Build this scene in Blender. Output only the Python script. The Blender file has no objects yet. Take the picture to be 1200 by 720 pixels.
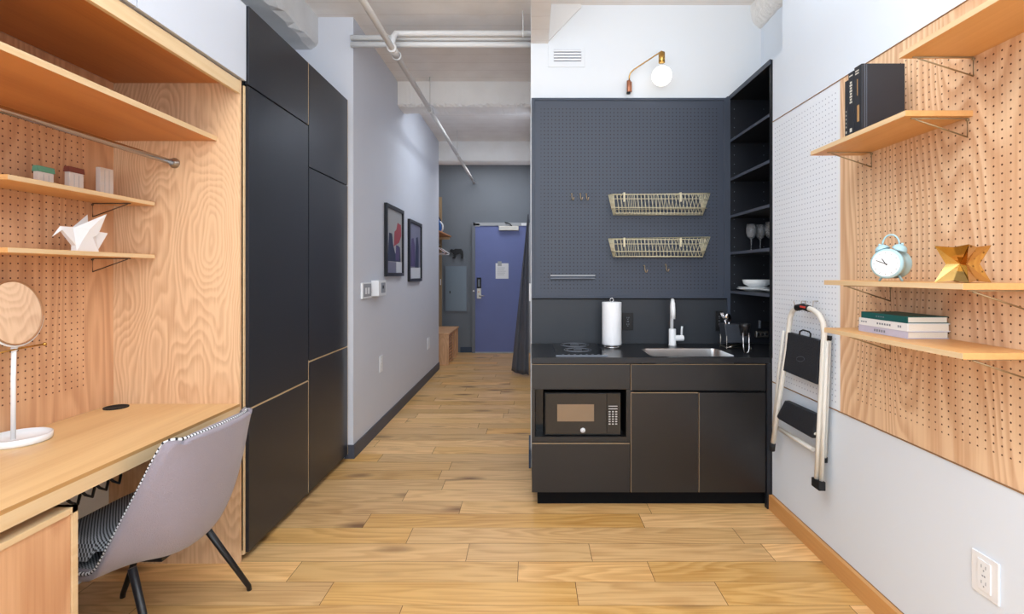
import bpy, bmesh, math, random
from math import pi, sin, cos, sqrt
from mathutils import Vector, Matrix
random.seed(7)
C = bpy.context.scene.collection
R = math.radians

def sl(c):
    return tuple(((v/255)/12.92 if v/255 <= .04045 else ((v/255+.055)/1.055)**2.4) for v in c) + (1,)

# ------------------------------------------------------------------ materials
MATS = {}
def newmat(name):
    m = bpy.data.materials.new(name); m.use_nodes = True
    n = m.node_tree.nodes; l = m.node_tree.links
    return m, n, l, n['Principled BSDF']

def plain(name, col, rough=.5, metal=0, bump=0, bscale=60, var=0, emit=0, spec=.5, trans=0, ior=1.45, sheen=0):
    m, n, l, p = newmat(name)
    c = sl(col)
    p.inputs['Base Color'].default_value = c
    p.inputs['Roughness'].default_value = rough
    p.inputs['Metallic'].default_value = metal
    p.inputs['Specular IOR Level'].default_value = spec
    p.inputs['Transmission Weight'].default_value = trans
    p.inputs['IOR'].default_value = ior
    if sheen: p.inputs['Sheen Weight'].default_value = sheen
    if emit:
        p.inputs['Emission Color'].default_value = c; p.inputs['Emission Strength'].default_value = emit
    if bump or var:
        g = n.new('ShaderNodeNewGeometry')
        t = n.new('ShaderNodeTexNoise'); t.inputs['Scale'].default_value = bscale; t.inputs['Detail'].default_value = 6
        l.new(g.outputs['Position'], t.inputs['Vector'])
        if bump:
            b = n.new('ShaderNodeBump'); b.inputs['Strength'].default_value = bump; b.inputs['Distance'].default_value = .01
            l.new(t.outputs['Fac'], b.inputs['Height']); l.new(b.outputs['Normal'], p.inputs['Normal'])
        if var:
            t2 = n.new('ShaderNodeTexNoise'); t2.inputs['Scale'].default_value = 3; t2.inputs['Detail'].default_value = 4
            l.new(g.outputs['Position'], t2.inputs['Vector'])
            mx = n.new('ShaderNodeMix'); mx.data_type = 'RGBA'
            mx.inputs['A'].default_value = tuple(v*(1-var) for v in c[:3])+(1,)
            mx.inputs['B'].default_value = tuple(min(1, v*(1+var)) for v in c[:3])+(1,)
            l.new(t2.outputs['Fac'], mx.inputs['Factor']); l.new(mx.outputs['Result'], p.inputs['Base Color'])
    MATS[name] = m
    return m

def mth(n, l, op, a, b=None, c=None):
    x = n.new('ShaderNodeMath'); x.operation = op
    for i, v in enumerate((a, b, c)):
        if v is None: continue
        if isinstance(v, (int, float)): x.inputs[i].default_value = v
        else: l.new(v, x.inputs[i])
    return x.outputs[0]

def peg_mask(n, l, sep, axes, sp, r, off, lims):
    """1 inside a drilled hole, 0 elsewhere; axes like ('Y','Z')"""
    u = sep.outputs[axes[0]]; v = sep.outputs[axes[1]]
    du = mth(n, l, 'MULTIPLY', mth(n, l, 'SUBTRACT', mth(n, l, 'FRACT', mth(n, l, 'DIVIDE', mth(n, l, 'SUBTRACT', u, off[0]), sp[0])), .5), sp[0])
    dv = mth(n, l, 'MULTIPLY', mth(n, l, 'SUBTRACT', mth(n, l, 'FRACT', mth(n, l, 'DIVIDE', mth(n, l, 'SUBTRACT', v, off[1]), sp[1])), .5), sp[1])
    d = mth(n, l, 'SQRT', mth(n, l, 'ADD', mth(n, l, 'MULTIPLY', du, du), mth(n, l, 'MULTIPLY', dv, dv)))
    m = mth(n, l, 'LESS_THAN', d, r)
    for (s, lo, hi) in ((u, lims[0], lims[1]), (v, lims[2], lims[3])):
        m = mth(n, l, 'MULTIPLY', m, mth(n, l, 'GREATER_THAN', s, lo))
        m = mth(n, l, 'MULTIPLY', m, mth(n, l, 'LESS_THAN', s, hi))
    return m

def wood(name, light, dark, grain='Z', rings=9, nscale=2.2, stretch=.22, contrast=.75, rough=.45, peg=None, pegcol=(70, 38, 22), attr=False, fine=.35, knots=False, off=(0, 0, 0), detail=2.2):
    m, n, l, p = newmat(name)
    g = n.new('ShaderNodeNewGeometry')
    mp = n.new('ShaderNodeMapping')
    sc = [1, 1, 1]; sc['XYZ'.index(grain)] = stretch
    mp.inputs['Scale'].default_value = sc; mp.inputs['Location'].default_value = off
    src = g.outputs['Position']
    if attr:
        at = n.new('ShaderNodeAttribute'); at.attribute_name = 'plank'
        ad = n.new('ShaderNodeVectorMath'); ad.operation = 'MULTIPLY_ADD'
        l.new(at.outputs['Color'], ad.inputs[0]); ad.inputs[1].default_value = (13, 9, 7); l.new(src, ad.inputs[2])
        src = ad.outputs[0]
    l.new(src, mp.inputs['Vector'])
    t = n.new('ShaderNodeTexNoise'); t.inputs['Scale'].default_value = nscale; t.inputs['Detail'].default_value = detail; t.inputs['Roughness'].default_value = .42
    l.new(mp.outputs[0], t.inputs['Vector'])
    f = mth(n, l, 'FRACT', mth(n, l, 'MULTIPLY', t.outputs['Fac'], rings*3))
    # asymmetric growth ring profile
    rp = n.new('ShaderNodeValToRGB'); rp.color_ramp.interpolation = 'EASE'
    e = rp.color_ramp.elements
    e[0].position = 0; e[0].color = (0, 0, 0, 1); e[1].position = 1; e[1].color = (0, 0, 0, 1)
    k = e.new(.72); k.color = (1, 1, 1, 1)
    l.new(f, rp.inputs['Fac'])
    # fibres
    mp2 = n.new('ShaderNodeMapping'); sc2 = [90, 90, 90]; sc2['XYZ'.index(grain)] = 3
    mp2.inputs['Scale'].default_value = sc2; l.new(src, mp2.inputs['Vector'])
    t2 = n.new('ShaderNodeTexNoise'); t2.inputs['Scale'].default_value = 1; t2.inputs['Detail'].default_value = 3
    l.new(mp2.outputs[0], t2.inputs['Vector'])
    # broad tone
    t3 = n.new('ShaderNodeTexNoise'); t3.inputs['Scale'].default_value = nscale*.9; t3.inputs['Detail'].default_value = 1
    l.new(mp.outputs[0], t3.inputs['Vector'])
    fac = mth(n, l, 'ADD', mth(n, l, 'MULTIPLY', rp.outputs['Color'], contrast*.55),
              mth(n, l, 'MULTIPLY', mth(n, l, 'SUBTRACT', t2.outputs['Fac'], .5), fine*2))
    fac = mth(n, l, 'ADD', fac, mth(n, l, 'MULTIPLY', mth(n, l, 'SUBTRACT', t3.outputs['Fac'], .45), 1.1*contrast))
    cl = n.new('ShaderNodeClamp'); l.new(fac, cl.inputs['Value'])
    mx = n.new('ShaderNodeMix'); mx.data_type = 'RGBA'
    mx.inputs['A'].default_value = sl(light); mx.inputs['B'].default_value = sl(dark)
    l.new(cl.outputs[0], mx.inputs['Factor'])
    col = mx.outputs['Result']
    if attr:
        br = n.new('ShaderNodeSeparateColor'); l.new(at.outputs['Color'], br.inputs[0])
        v = mth(n, l, 'ADD', mth(n, l, 'MULTIPLY', br.outputs[0], .30), .83)
        hs = n.new('ShaderNodeHueSaturation'); l.new(v, hs.inputs['Value']); l.new(col, hs.inputs['Color'])
        l.new(mth(n, l, 'ADD', mth(n, l, 'MULTIPLY', br.outputs[1], .14), .98), hs.inputs['Saturation'])
        col = hs.outputs[0]
    if knots:
        mk = n.new('ShaderNodeMapping'); mk.inputs['Scale'].default_value = (2.0, 5.5, 1); l.new(src, mk.inputs['Vector'])
        tv = n.new('ShaderNodeTexVoronoi'); tv.inputs['Scale'].default_value = 1.0; l.new(mk.outputs[0], tv.inputs['Vector'])
        ad2 = mth(n, l, 'ADD', tv.outputs['Distance'], mth(n, l, 'MULTIPLY', mth(n, l, 'SUBTRACT', t.outputs['Fac'], .5), .25))
        kr = n.new('ShaderNodeMapRange'); kr.inputs['From Min'].default_value = .05; kr.inputs['From Max'].default_value = .27
        kr.inputs['To Min'].default_value = .85; kr.inputs['To Max'].default_value = 0
        l.new(ad2, kr.inputs['Value'])
        sepc = n.new('ShaderNodeSeparateColor'); l.new(tv.outputs['Color'], sepc.inputs[0])
        kf = mth(n, l, 'MULTIPLY', kr.outputs[0], mth(n, l, 'GREATER_THAN', sepc.outputs[0], .4))
        m3 = n.new('ShaderNodeMix'); m3.data_type = 'RGBA'; l.new(kf, m3.inputs['Factor'])
        l.new(col, m3.inputs['A']); m3.inputs['B'].default_value = sl((104, 62, 32)); col = m3.outputs['Result']
    bh = cl.outputs[0]
    if peg:
        sep = n.new('ShaderNodeSeparateXYZ'); l.new(g.outputs['Position'], sep.inputs[0])
        pm = peg_mask(n, l, sep, *peg)
        m2 = n.new('ShaderNodeMix'); m2.data_type = 'RGBA'; l.new(pm, m2.inputs['Factor'])
        l.new(col, m2.inputs['A']); m2.inputs['B'].default_value = sl(pegcol); col = m2.outputs['Result']
    l.new(col, p.inputs['Base Color'])
    p.inputs['Roughness'].default_value = rough
    b = n.new('ShaderNodeBump'); b.inputs['Strength'].default_value = .08; b.inputs['Distance'].default_value = .002
    l.new(bh, b.inputs['Height']); l.new(b.outputs['Normal'], p.inputs['Normal'])
    MATS[name] = m
    return m

def pegplain(name, col, pegcol, peg, rough=.5):
    m, n, l, p = newmat(name)
    g = n.new('ShaderNodeNewGeometry'); sep = n.new('ShaderNodeSeparateXYZ'); l.new(g.outputs['Position'], sep.inputs[0])
    pm = peg_mask(n, l, sep, *peg)
    mx = n.new('ShaderNodeMix'); mx.data_type = 'RGBA'; l.new(pm, mx.inputs['Factor'])
    mx.inputs['A'].default_value = sl(col); mx.inputs['B'].default_value = sl(pegcol)
    l.new(mx.outputs['Result'], p.inputs['Base Color']); p.inputs['Roughness'].default_value = rough
    b = n.new('ShaderNodeBump'); b.inputs['Strength'].default_value = .5; b.inputs['Distance'].default_value = .003; b.invert = True
    l.new(pm, b.inputs['Height']); l.new(b.outputs['Normal'], p.inputs['Normal'])
    MATS[name] = m

def concrete(name, col, col2, rough=.8, boards=True, amp=.6):
    m, n, l, p = newmat(name)
    g = n.new('ShaderNodeNewGeometry'); sep = n.new('ShaderNodeSeparateXYZ'); l.new(g.outputs['Position'], sep.inputs[0])
    t = n.new('ShaderNodeTexNoise'); t.inputs['Scale'].default_value = 5; t.inputs['Detail'].default_value = 8
    l.new(g.outputs['Position'], t.inputs['Vector'])
    fac = t.outputs['Fac']
    h = fac
    if boards:
        fr = mth(n, l, 'FRACT', mth(n, l, 'DIVIDE', mth(n, l, 'ADD', sep.outputs['Y'], mth(n, l, 'MULTIPLY', t.outputs['Fac'], .03)), .17))
        ln = mth(n, l, 'LESS_THAN', fr, .07)
        h = mth(n, l, 'ADD', mth(n, l, 'MULTIPLY', fac, .4), mth(n, l, 'MULTIPLY', ln, 1.0))
        fac = mth(n, l, 'SUBTRACT', fac, mth(n, l, 'MULTIPLY', ln, .35))
    mx = n.new('ShaderNodeMix'); mx.data_type = 'RGBA'; l.new(fac, mx.inputs['Factor'])
    mx.inputs['A'].default_value = sl(col2); mx.inputs['B'].default_value = sl(col)
    l.new(mx.outputs['Result'], p.inputs['Base Color']); p.inputs['Roughness'].default_value = rough
    b = n.new('ShaderNodeBump'); b.inputs['Strength'].default_value = amp; b.inputs['Distance'].default_value = .02
    l.new(h, b.inputs['Height']); l.new(b.outputs['Normal'], p.inputs['Normal'])
    MATS[name] = m

def fabric_check(name, a, b_, s):
    m, n, l, p = newmat(name)
    tc = n.new('ShaderNodeTexCoord')
    mp = n.new('ShaderNodeMapping'); mp.inputs['Rotation'].default_value = (0, 0, .0); l.new(tc.outputs['UV'], mp.inputs['Vector'])
    ck = n.new('ShaderNodeTexChecker'); ck.inputs['Scale'].default_value = s
    ck.inputs['Color1'].default_value = sl(a); ck.inputs['Color2'].default_value = sl(b_)
    l.new(mp.outputs[0], ck.inputs['Vector'])
    # diagonal teeth of the houndstooth
    w = n.new('ShaderNodeTexWave'); w.inputs['Scale'].default_value = s*.32; w.bands_direction = 'DIAGONAL'; l.new(mp.outputs[0], w.inputs['Vector'])
    mx = n.new('ShaderNodeMix'); mx.data_type = 'RGBA'; mx.inputs['Factor'].default_value = .3
    l.new(ck.outputs['Color'], mx.inputs['A']); l.new(w.outputs['Color'], mx.inputs['B'])
    dk = n.new('ShaderNodeMix'); dk.data_type = 'RGBA'; dk.blend_type = 'MULTIPLY'; dk.inputs['Factor'].default_value = 1
    l.new(mx.outputs['Result'], dk.inputs['A']); dk.inputs['B'].default_value = (.55, .58, .62, 1)
    l.new(dk.outputs['Result'], p.inputs['Base Color']); p.inputs['Roughness'].default_value = .9
    MATS[name] = m

# ------------------------------------------------------------------ mesh building
class MB:
    def __init__(s): s.bm = bmesh.new(); s.uv = None
    def box(s, x0, x1, y0, y1, z0, z1, rot=None, piv=None):
        vs = [s.bm.verts.new((x, y, z)) for x in (x0, x1) for y in (y0, y1) for z in (z0, z1)]
        for f in ((0, 1, 3, 2), (4, 6, 7, 5), (0, 4, 5, 1), (2, 3, 7, 6), (0, 2, 6, 4), (1, 5, 7, 3)):
            s.bm.faces.new([vs[i] for i in f])
        if rot:
            bmesh.ops.rotate(s.bm, verts=vs, cent=Vector(piv or ((x0+x1)/2, (y0+y1)/2, (z0+z1)/2)), matrix=rot)
        return s
    def tube(s, pts, r, seg=10, cap=True, closed=False):
        pts = [Vector(p) for p in pts]; n = len(pts)
        rr = r if isinstance(r, (list, tuple)) else [r]*n
        rings = []; up = None
        for i, p in enumerate(pts):
            a = pts[i-1] if (i > 0 or closed) else p
            b = pts[(i+1) % n] if (i < n-1 or closed) else p
            d = (b-a).normalized()
            if up is None:
                up = Vector((0, 0, 1)) if abs(d.z) < .9 else Vector((1, 0, 0))
            u = (up - d*up.dot(d))
            if u.length < 1e-5: u = Vector((1, 0, 0)) - d*d.x
            u.normalize(); w = d.cross(u); up = u
            rings.append([s.bm.verts.new(p + (u*cos(2*pi*k/seg) + w*sin(2*pi*k/seg))*rr[i]) for k in range(seg)])
        m = n if closed else n-1
        for i in range(m):
            A, B = rings[i], rings[(i+1) % n]
            for k in range(seg):
                f = s.bm.faces.new((A[k], A[(k+1) % seg], B[(k+1) % seg], B[k])); f.smooth = True
        if cap and not closed:
            s.bm.faces.new(rings[0][::-1]); s.bm.faces.new(rings[-1])
        return s
    def lathe(s, prof, c=(0, 0, 0), axis=(0, 0, 1), seg=28, smooth=True, sx=1, sy=1):
        ax = Vector(axis).normalized(); u = Vector((0, 0, 1)) if abs(ax.z) < .9 else Vector((1, 0, 0))
        u = (u-ax*u.dot(ax)).normalized(); w = ax.cross(u); c = Vector(c); rings = []
        for r, h in prof:
            if r < 1e-6: rings.append([s.bm.verts.new(c+ax*h)])
            else: rings.append([s.bm.verts.new(c+ax*h+(u*cos(2*pi*k/seg)*sx+w*sin(2*pi*k/seg)*sy)*r) for k in range(seg)])
        for A, B in zip(rings, rings[1:]):
            for k in range(seg):
                k2 = (k+1) % seg
                if len(A) == 1 and len(B) == 1: continue
                if len(A) == 1: f = s.bm.faces.new((A[0], B[k2], B[k]))
                elif len(B) == 1: f = s.bm.faces.new((A[k], A[k2], B[0]))
                else: f = s.bm.faces.new((A[k], A[k2], B[k2], B[k]))
                f.smooth = smooth
        if len(rings[0]) > 1: s.bm.faces.new(rings[0])
        if len(rings[-1]) > 1: s.bm.faces.new(rings[-1][::-1])
        return s
    def cyl(s, a, b, r, seg=20, r2=None):
        a = Vector(a); b = Vector(b); L = (b-a).length
        return s.lathe([(r, 0), (r if r2 is None else r2, L)], a, b-a, seg)
    def prism(s, pts, d):
        """polygon pts (3d) extruded by vector d"""
        d = Vector(d); A = [s.bm.verts.new(p) for p in pts]; B = [s.bm.verts.new(Vector(p)+d) for p in pts]
        s.bm.faces.new(A); s.bm.faces.new(B[::-1]); n = len(A)
        for i in range(n): s.bm.faces.new((A[i], B[i], B[(i+1) % n], A[(i+1) % n]))
        return s
    def faces(s, verts, faces, smooth=False):
        vs = [s.bm.verts.new(v) for v in verts]
        for f in faces:
            q = s.bm.faces.new([vs[i] for i in f]); q.smooth = smooth
        return s
    def sphere(s, c, r, seg=28, rings=16):
        prof = [(r*sin(pi*i/rings), -r*cos(pi*i/rings)) for i in range(rings+1)]
        return s.lathe(prof, c, (0, 0, 1), seg)
    def text(s, txt, size, M, depth=.0004):
        cu = bpy.data.curves.new('t', 'FONT'); cu.body = txt; cu.size = size; cu.extrude = depth; cu.align_x = 'CENTER'; cu.align_y = 'CENTER'
        ob = bpy.data.objects.new('t', cu); C.objects.link(ob)
        dg = bpy.context.evaluated_depsgraph_get(); me = bpy.data.meshes.new_from_object(ob.evaluated_get(dg))
        bpy.data.objects.remove(ob); me.transform(M); s.bm.from_mesh(me); bpy.data.meshes.remove(me)
        return s
    def build(s, name, mat, parent=None, loc=None, bevel=0, sub=0, bseg=2, fixn=True):
        root = parent
        while root is not None and root.parent is not None: root = root.parent
        if root is not None: L = Vector(root.location)
        else:
            if loc is None:
                xs = [v.co for v in s.bm.verts]
                loc = ((min(v.x for v in xs)+max(v.x for v in xs))/2, (min(v.y for v in xs)+max(v.y for v in xs))/2, min(v.z for v in xs))
            L = Vector(loc)
        for v in s.bm.verts: v.co -= L
        if fixn: bmesh.ops.recalc_face_normals(s.bm, faces=s.bm.faces)
        me = bpy.data.meshes.new(name); s.bm.to_mesh(me); s.bm.free()
        o = bpy.data.objects.new(name, me); C.objects.link(o)
        me.materials.append(MATS[mat])
        if parent is not None: o.parent = parent
        else: o.location = L
        if bevel:
            b = o.modifiers.new('bevel', 'BEVEL'); b.width = bevel; b.segments = bseg; b.limit_method = 'ANGLE'; b.angle_limit = R(40)
        if sub:
            b = o.modifiers.new('sub', 'SUBSURF'); b.levels = sub; b.render_levels = sub
        return o

def BX(*a): return MB().box(*a)
def thing(name, label, cat, loc, group=None):
    o = bpy.data.objects.new(name, None); C.objects.link(o); o.location = loc; o.empty_display_size = .05
    o['label'] = label; o['category'] = cat
    if group: o['group'] = group
    return o
def tag(o, label, cat, group=None):
    o['label'] = label; o['category'] = cat
    if group: o['group'] = group
    return o
def struct(o): o['kind'] = 'structure'; return o
def copy_tree(o, parent=None):
    c = o.copy(); C.objects.link(c); c.parent = parent
    for ch in list(o.children): copy_tree(ch, c)
    return c
def rz(a): return Matrix.Rotation(a, 3, 'Z')
def P(x, y, Y): return Vector(((x-621)/600*Y, Y, 1.36-(y-321)/600*Y))

# ------------------------------------------------------------------ palette
LW, DW = (236, 200, 158), (196, 140, 94)
wood('ply_end', (228, 190, 150), (184, 134, 96), 'Z', rings=22, nscale=1.9, stretch=.34, contrast=.72, fine=.5, detail=3.6)
wood('ply_peg_left', (220, 174, 134), (180, 126, 90), 'Z', rings=12, nscale=2.4, stretch=.12, contrast=.75,
     peg=(('Y', 'Z'), (.0285, .0277), .0034, (.0, .0), (-2, 2.262, .858, 2.2)), pegcol=(92, 46, 26))
wood('ply_peg_right', (242, 207, 168), (194, 136, 92), 'Z', rings=13, nscale=2.2, stretch=.17, contrast=.85,
     peg=(('Y', 'Z'), (.0277, .0261), .0031, (.007, .0), (-2, 2.19, .82, 2.17)), pegcol=(98, 56, 30))
wood('shelf_ply', (226, 174, 112), (206, 146, 84), 'Y', rings=4, nscale=1.6, stretch=.12, contrast=.5)
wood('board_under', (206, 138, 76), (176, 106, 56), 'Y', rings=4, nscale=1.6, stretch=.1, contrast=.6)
wood('ply_edge', (226, 198, 156), (204, 166, 116), 'Y', rings=3, nscale=6, stretch=.06, contrast=.45)
wood('desk_wood', (228, 192, 138), (202, 156, 102), 'Y', rings=4, nscale=1.7, stretch=.1, contrast=.65, rough=.35)
wood('desk_edge_dark', (196, 152, 96), (160, 118, 72), 'Y', rings=4, nscale=5, stretch=.05, contrast=.6)
wood('ply_pedestal', (220, 172, 130), (182, 122, 82), 'Z', rings=7, nscale=2.3, stretch=.2, contrast=.7)
wood('base_wood', (214, 158, 96), (188, 126, 68), 'Y', rings=3, nscale=2, stretch=.1, contrast=.5)
wood('bench_wood', (226, 178, 134), (178, 118, 76), 'Z', rings=7, nscale=4, stretch=.2, contrast=.7)
wood('floor_oak', (238, 194, 134), (190, 136, 78), 'X', rings=7, nscale=3.6, stretch=.12, contrast=.7, rough=.36, attr=True, knots=True, fine=.5, detail=3.5)
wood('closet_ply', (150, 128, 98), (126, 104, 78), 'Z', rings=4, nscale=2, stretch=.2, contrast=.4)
plain('front_edging', (158, 134, 106), .6)
plain('gap', (74, 46, 28), .9)
plain('white_wall', (226, 235, 245), .6, var=.012)
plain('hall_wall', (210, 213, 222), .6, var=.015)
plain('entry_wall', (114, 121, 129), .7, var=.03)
plain('kitchen_wall', (226, 230, 234), .6)
plain('beam_shadow_tint', (226, 224, 222), .7)  # off-white tone of the painted beam shadow
plain('caddy_grey', (58, 62, 70), .4)
plain('seam_brown', (150, 112, 76), .6)
plain('grey_base', (72, 76, 88), .5)
plain('blue_base', (58, 72, 92), .5)
concrete('ceiling_concrete', (250, 247, 244), (228, 222, 217))
concrete('beam_concrete', (244, 243, 242), (228, 225, 222), boards=False, amp=.35)
concrete('beam_rough', (230, 232, 234), (200, 200, 200), boards=False, amp=1.0)
plain('white_door', (206, 212, 222), .4)
plain('black_front', (32, 35, 42), .28, spec=.55)
plain('kitchen_front', (27, 26, 27), .30, spec=.6)
plain('black_dark', (14, 15, 18), .5)
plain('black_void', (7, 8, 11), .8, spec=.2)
plain('cubby_black', (26, 29, 36), .45)
plain('cubby_edge', (74, 80, 94), .45)
plain('panel_frame', (58, 66, 80), .5)
plain('backsplash', (47, 51, 57), .45, spec=.4)
pegplain('slate_peg', (54, 62, 77), (17, 21, 30), (('X', 'Z'), (.0254, .0254), .0042, (.012, .002), (.075, 1.30, 1.235, 2.51)))
pegplain('white_peg', (238, 244, 252), (168, 174, 190), (('Y', 'Z'), (.0262, .0262), .0034, (.0, .0), (2.33, 2.94, .77, 2.2)))
plain('counter_black', (26, 27, 31), .28)
plain('glass_black', (10, 12, 17), .08)
plain('mark_grey', (120, 126, 136), .4)
plain('steel', (205, 204, 203), .28, metal=1)
plain('chrome', (215, 215, 218), .12, metal=1)
plain('satin_metal', (170, 165, 158), .35, metal=1)
plain('bracket', (172, 152, 120), .4, metal=.6)
plain('bracket_dark', (88, 70, 56), .5)
plain('brass', (196, 154, 84), .25, metal=1)
plain('gold', (204, 166, 98), .06, metal=1)
plain('copper', (172, 112, 84), .35, metal=.8)
plain('white_gloss', (238, 240, 242), .25)
plain('white_plastic', (232, 234, 237), .4)
plain('paper', (238, 240, 243), .9, bump=.25, bscale=90)
plain('globe', (255, 250, 240), .3, emit=2.2)
plain('ceramic', (226, 230, 232), .15)
plain('basket_cream', (206, 198, 168), .5)
plain('white_pipe', (226, 226, 226), .4)
plain('grey_pipe', (218, 215, 211), .5)
plain('duct_wrap', (240, 239, 236), .85, bump=1.0, bscale=40)
plain('chair_grey', (146, 138, 147), .95, bump=.35, bscale=260, var=.06, sheen=.3)
fabric_check('houndstooth', (222, 226, 230), (14, 14, 18), 120)
fabric_check('braid', (230, 230, 232), (24, 24, 30), 1)
plain('black_metal', (22, 22, 25), .35)
plain('rubber_black', (20, 21, 24), .7)
plain('tread_black', (34, 38, 46), .75, bump=.5, bscale=150)
plain('ladder_white', (226, 224, 216), .4)
plain('red_mark', (206, 70, 58), .5)
plain('door_blue', (108, 120, 172), .5, var=.09)
plain('frame_grey', (112, 118, 128), .5)
plain('frame_light', (168, 172, 176), .5)
plain('panel_grey', (124, 138, 150), .35, metal=.2)
plain('curtain', (92, 94, 102), .9, var=.08)
plain('clock_blue', (168, 204, 214), .3)
plain('clock_face', (246, 247, 247), .4)
plain('book_black', (36, 38, 44), .5)
plain('book_line', (96, 104, 118), .5)
plain('book_letter', (206, 202, 190), .5)
plain('book_gold', (176, 136, 88), .5)
plain('book_teal', (22, 88, 86), .5)
plain('book_white', (232, 232, 230), .5)
plain('book_lavender', (196, 192, 210), .5)
plain('pages', (240, 232, 216), .8, bump=.4, bscale=400)
plain('crane_white', (240, 242, 244), .45)
plain('box_green', (92, 146, 118), .6)
plain('box_brown', (120, 60, 48), .6)
plain('box_pale', (214, 202, 192), .6, var=.05)
plain('mirror', (240, 240, 240), .02, metal=1)
plain('mirror_back', (176, 130, 92), .4)
plain('clear_glass', (225, 228, 232), .05, trans=.82, ior=1.3)
plain('smoke_glass', (120, 124, 130), .05, trans=.7)
plain('mw_face', (36, 33, 30), .10)
plain('mw_window', (132, 116, 98), .14, metal=.5)
plain('mw_key', (176, 176, 176), .5)
plain('iron_blue', (44, 98, 170), .3)
plain('hanger_pink', (214, 196, 200), .5)
plain('hanger_wood', (120, 84, 62), .5)
plain('art_bg_a', (168, 168, 168), .4)
plain('art_bg_b', (124, 124, 144), .4)
plain('art_navy', (42, 50, 78), .5)
plain('art_red', (160, 66, 74), .5)
plain('art_violet', (78, 66, 108), .5)
plain('art_white', (214, 216, 222), .5)
plain('frame_black', (22, 24, 32), .35)
plain('orange_line', (180, 120, 70), .6)
plain('thermo_grey', (150, 154, 162), .5)

# ------------------------------------------------------------------ floor (individual oak boards, joints as in the photo for near rows)
def build_floor():
    bm = bmesh.new(); cl = bm.loops.layers.color.new('plank')
    W = .1602; y0 = 2.098
    rowj = {  # row index -> joint pixel x (at its mid height), rows counted from y0 upward (0: 2.098-2.258)
        0: [383, 676, 845], 1: [345, 607, 763], 2: [232, 548, 692, 900], 3: [480, 865], 4: [430, 752], 5: [540, 760], -1: [466, 1010],
        6: [475], 7: [330, 520]}
    i = int((-2.6-y0)/W)-1
    while True:
        a = y0+i*W; b = a+W
        if a > 8.9: break
        ym = (a+b)/2
        js = []
        if i in rowj:
            js = [(x-621)/600*ym for x in rowj[i]]
        else:
            x = -2.2+random.random()*1.2
            while x < 1.8: js.append(x); x += .65+random.random()*.95
        if i in rowj:
            x = min(js)-.9-random.random()*.4
            while x > -2.1: js.append(x); x -= .9+random.random()*.4
            x = max(js)+.9+random.random()*.4
            while x < 1.75: js.append(x); x += .9+random.random()*.4
        js = sorted(js); xs = [-2.1]+[j for j in js if -2.08 < j < 1.73]+[1.75]
        g = .0011
        for p, q in zip(xs, xs[1:]):
            vs = [bm.verts.new(v) for v in ((p+g, a+g*.7, 0), (q-g, a+g*.7, 0), (q-g, b-g*.7, 0), (p+g, b-g*.7, 0))]
            f = bm.faces.new(vs); c = (random.random(), random.random(), random.random(), 1)
            for lp in f.loops: lp[cl] = c
        i += 1
    me = bpy.data.meshes.new('floor'); bm.to_mesh(me); bm.free()
    o = bpy.data.objects.new('floor', me); C.objects.link(o); me.materials.append(MATS['floor_oak']); struct(o)
    s = BX(-2.1, 1.8, -2.6, 8.95, -.05, -.0012).build('floor_base', 'gap', o)
build_floor()

# ------------------------------------------------------------------ shell
CE = 3.25
struct(BX(-2.15, 1.8, -2.6, 9.0, CE, CE+.1).build('ceiling', 'ceiling_concrete'))
# left wall behind joinery
struct(BX(-2.1, -1.975, -2.6, 8.95, 0, CE).build('wall_left', 'white_wall'))
# beam over tall cabinets (rough bottom edge)
def rough_beam(name, x0, x1, y0, y1, z0, z1, axis, mat, amp=.012, n=60, matbot=None):
    s = MB(); bm = s.bm
    L = []
    for k in range(n+1):
        t = k/n; j = [random.uniform(-amp, amp) for _ in range(4)]
        if axis == 'X':
            x = x0+(x1-x0)*t
            L.append([(x, y0+abs(j[3])*.3, z0+.02+j[0]), (x, y0+.03+j[1], z0), (x, y1-.02+j[2]*.4, z0+j[1]*.2), (x, y1, z0+.015), (x, y1, z1), (x, y0, z1)])
        else:
            y = y0+(y1-y0)*t
            L.append([(x0, y, z0), (x1-.05+j[0], y, z0), (x1-abs(j[1]), y, z0+.02+j[2]), (x1, y, z0+.05), (x1, y, z1), (x0, y, z1)])
    R_ = [[bm.verts.new(p) for p in r] for r in L]
    for A, B in zip(R_, R_[1:]):
        m = len(A)
        for k in range(m): bm.faces.new((A[k], A[(k+1) % m], B[(k+1) % m], B[k]))
    bm.faces.new(R_[0]); bm.faces.new(R_[-1])
    return struct(s.build(name, mat))
rough_beam('trim_1', -1.975, -1.56, -2.6, 3.77, 3.01, CE, 'Y', 'beam_rough', .014, 90)
# hall left partition
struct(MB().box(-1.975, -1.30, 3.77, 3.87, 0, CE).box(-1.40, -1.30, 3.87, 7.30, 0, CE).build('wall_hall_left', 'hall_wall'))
struct(MB().box(-1.30, -1.288, 3.775, 7.30, 0, .10).box(-1.36, -1.288, 3.757, 3.775, 0, .10).build('baseboard_hall_left', 'grey_base', bevel=.002))
# entry wall & alcove
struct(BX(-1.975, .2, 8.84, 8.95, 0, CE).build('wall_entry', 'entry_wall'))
struct(BX(-1.2, -.985, 8.825, 8.84, 0, .095).build('baseboard_entry', 'blue_base'))
# hall right wall (edge-on), ends at kitchen wall
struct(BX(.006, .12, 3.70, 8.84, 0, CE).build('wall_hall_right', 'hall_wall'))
struct(BX(-.008, .005, 3.575, 3.9, 0, .13).build('baseboard_hall_right', 'blue_base'))
# kitchen wall
struct(BX(.006, 1.8, 3.60, 3.70, 0, CE).build('wall_kitchen', 'kitchen_wall'))
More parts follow.
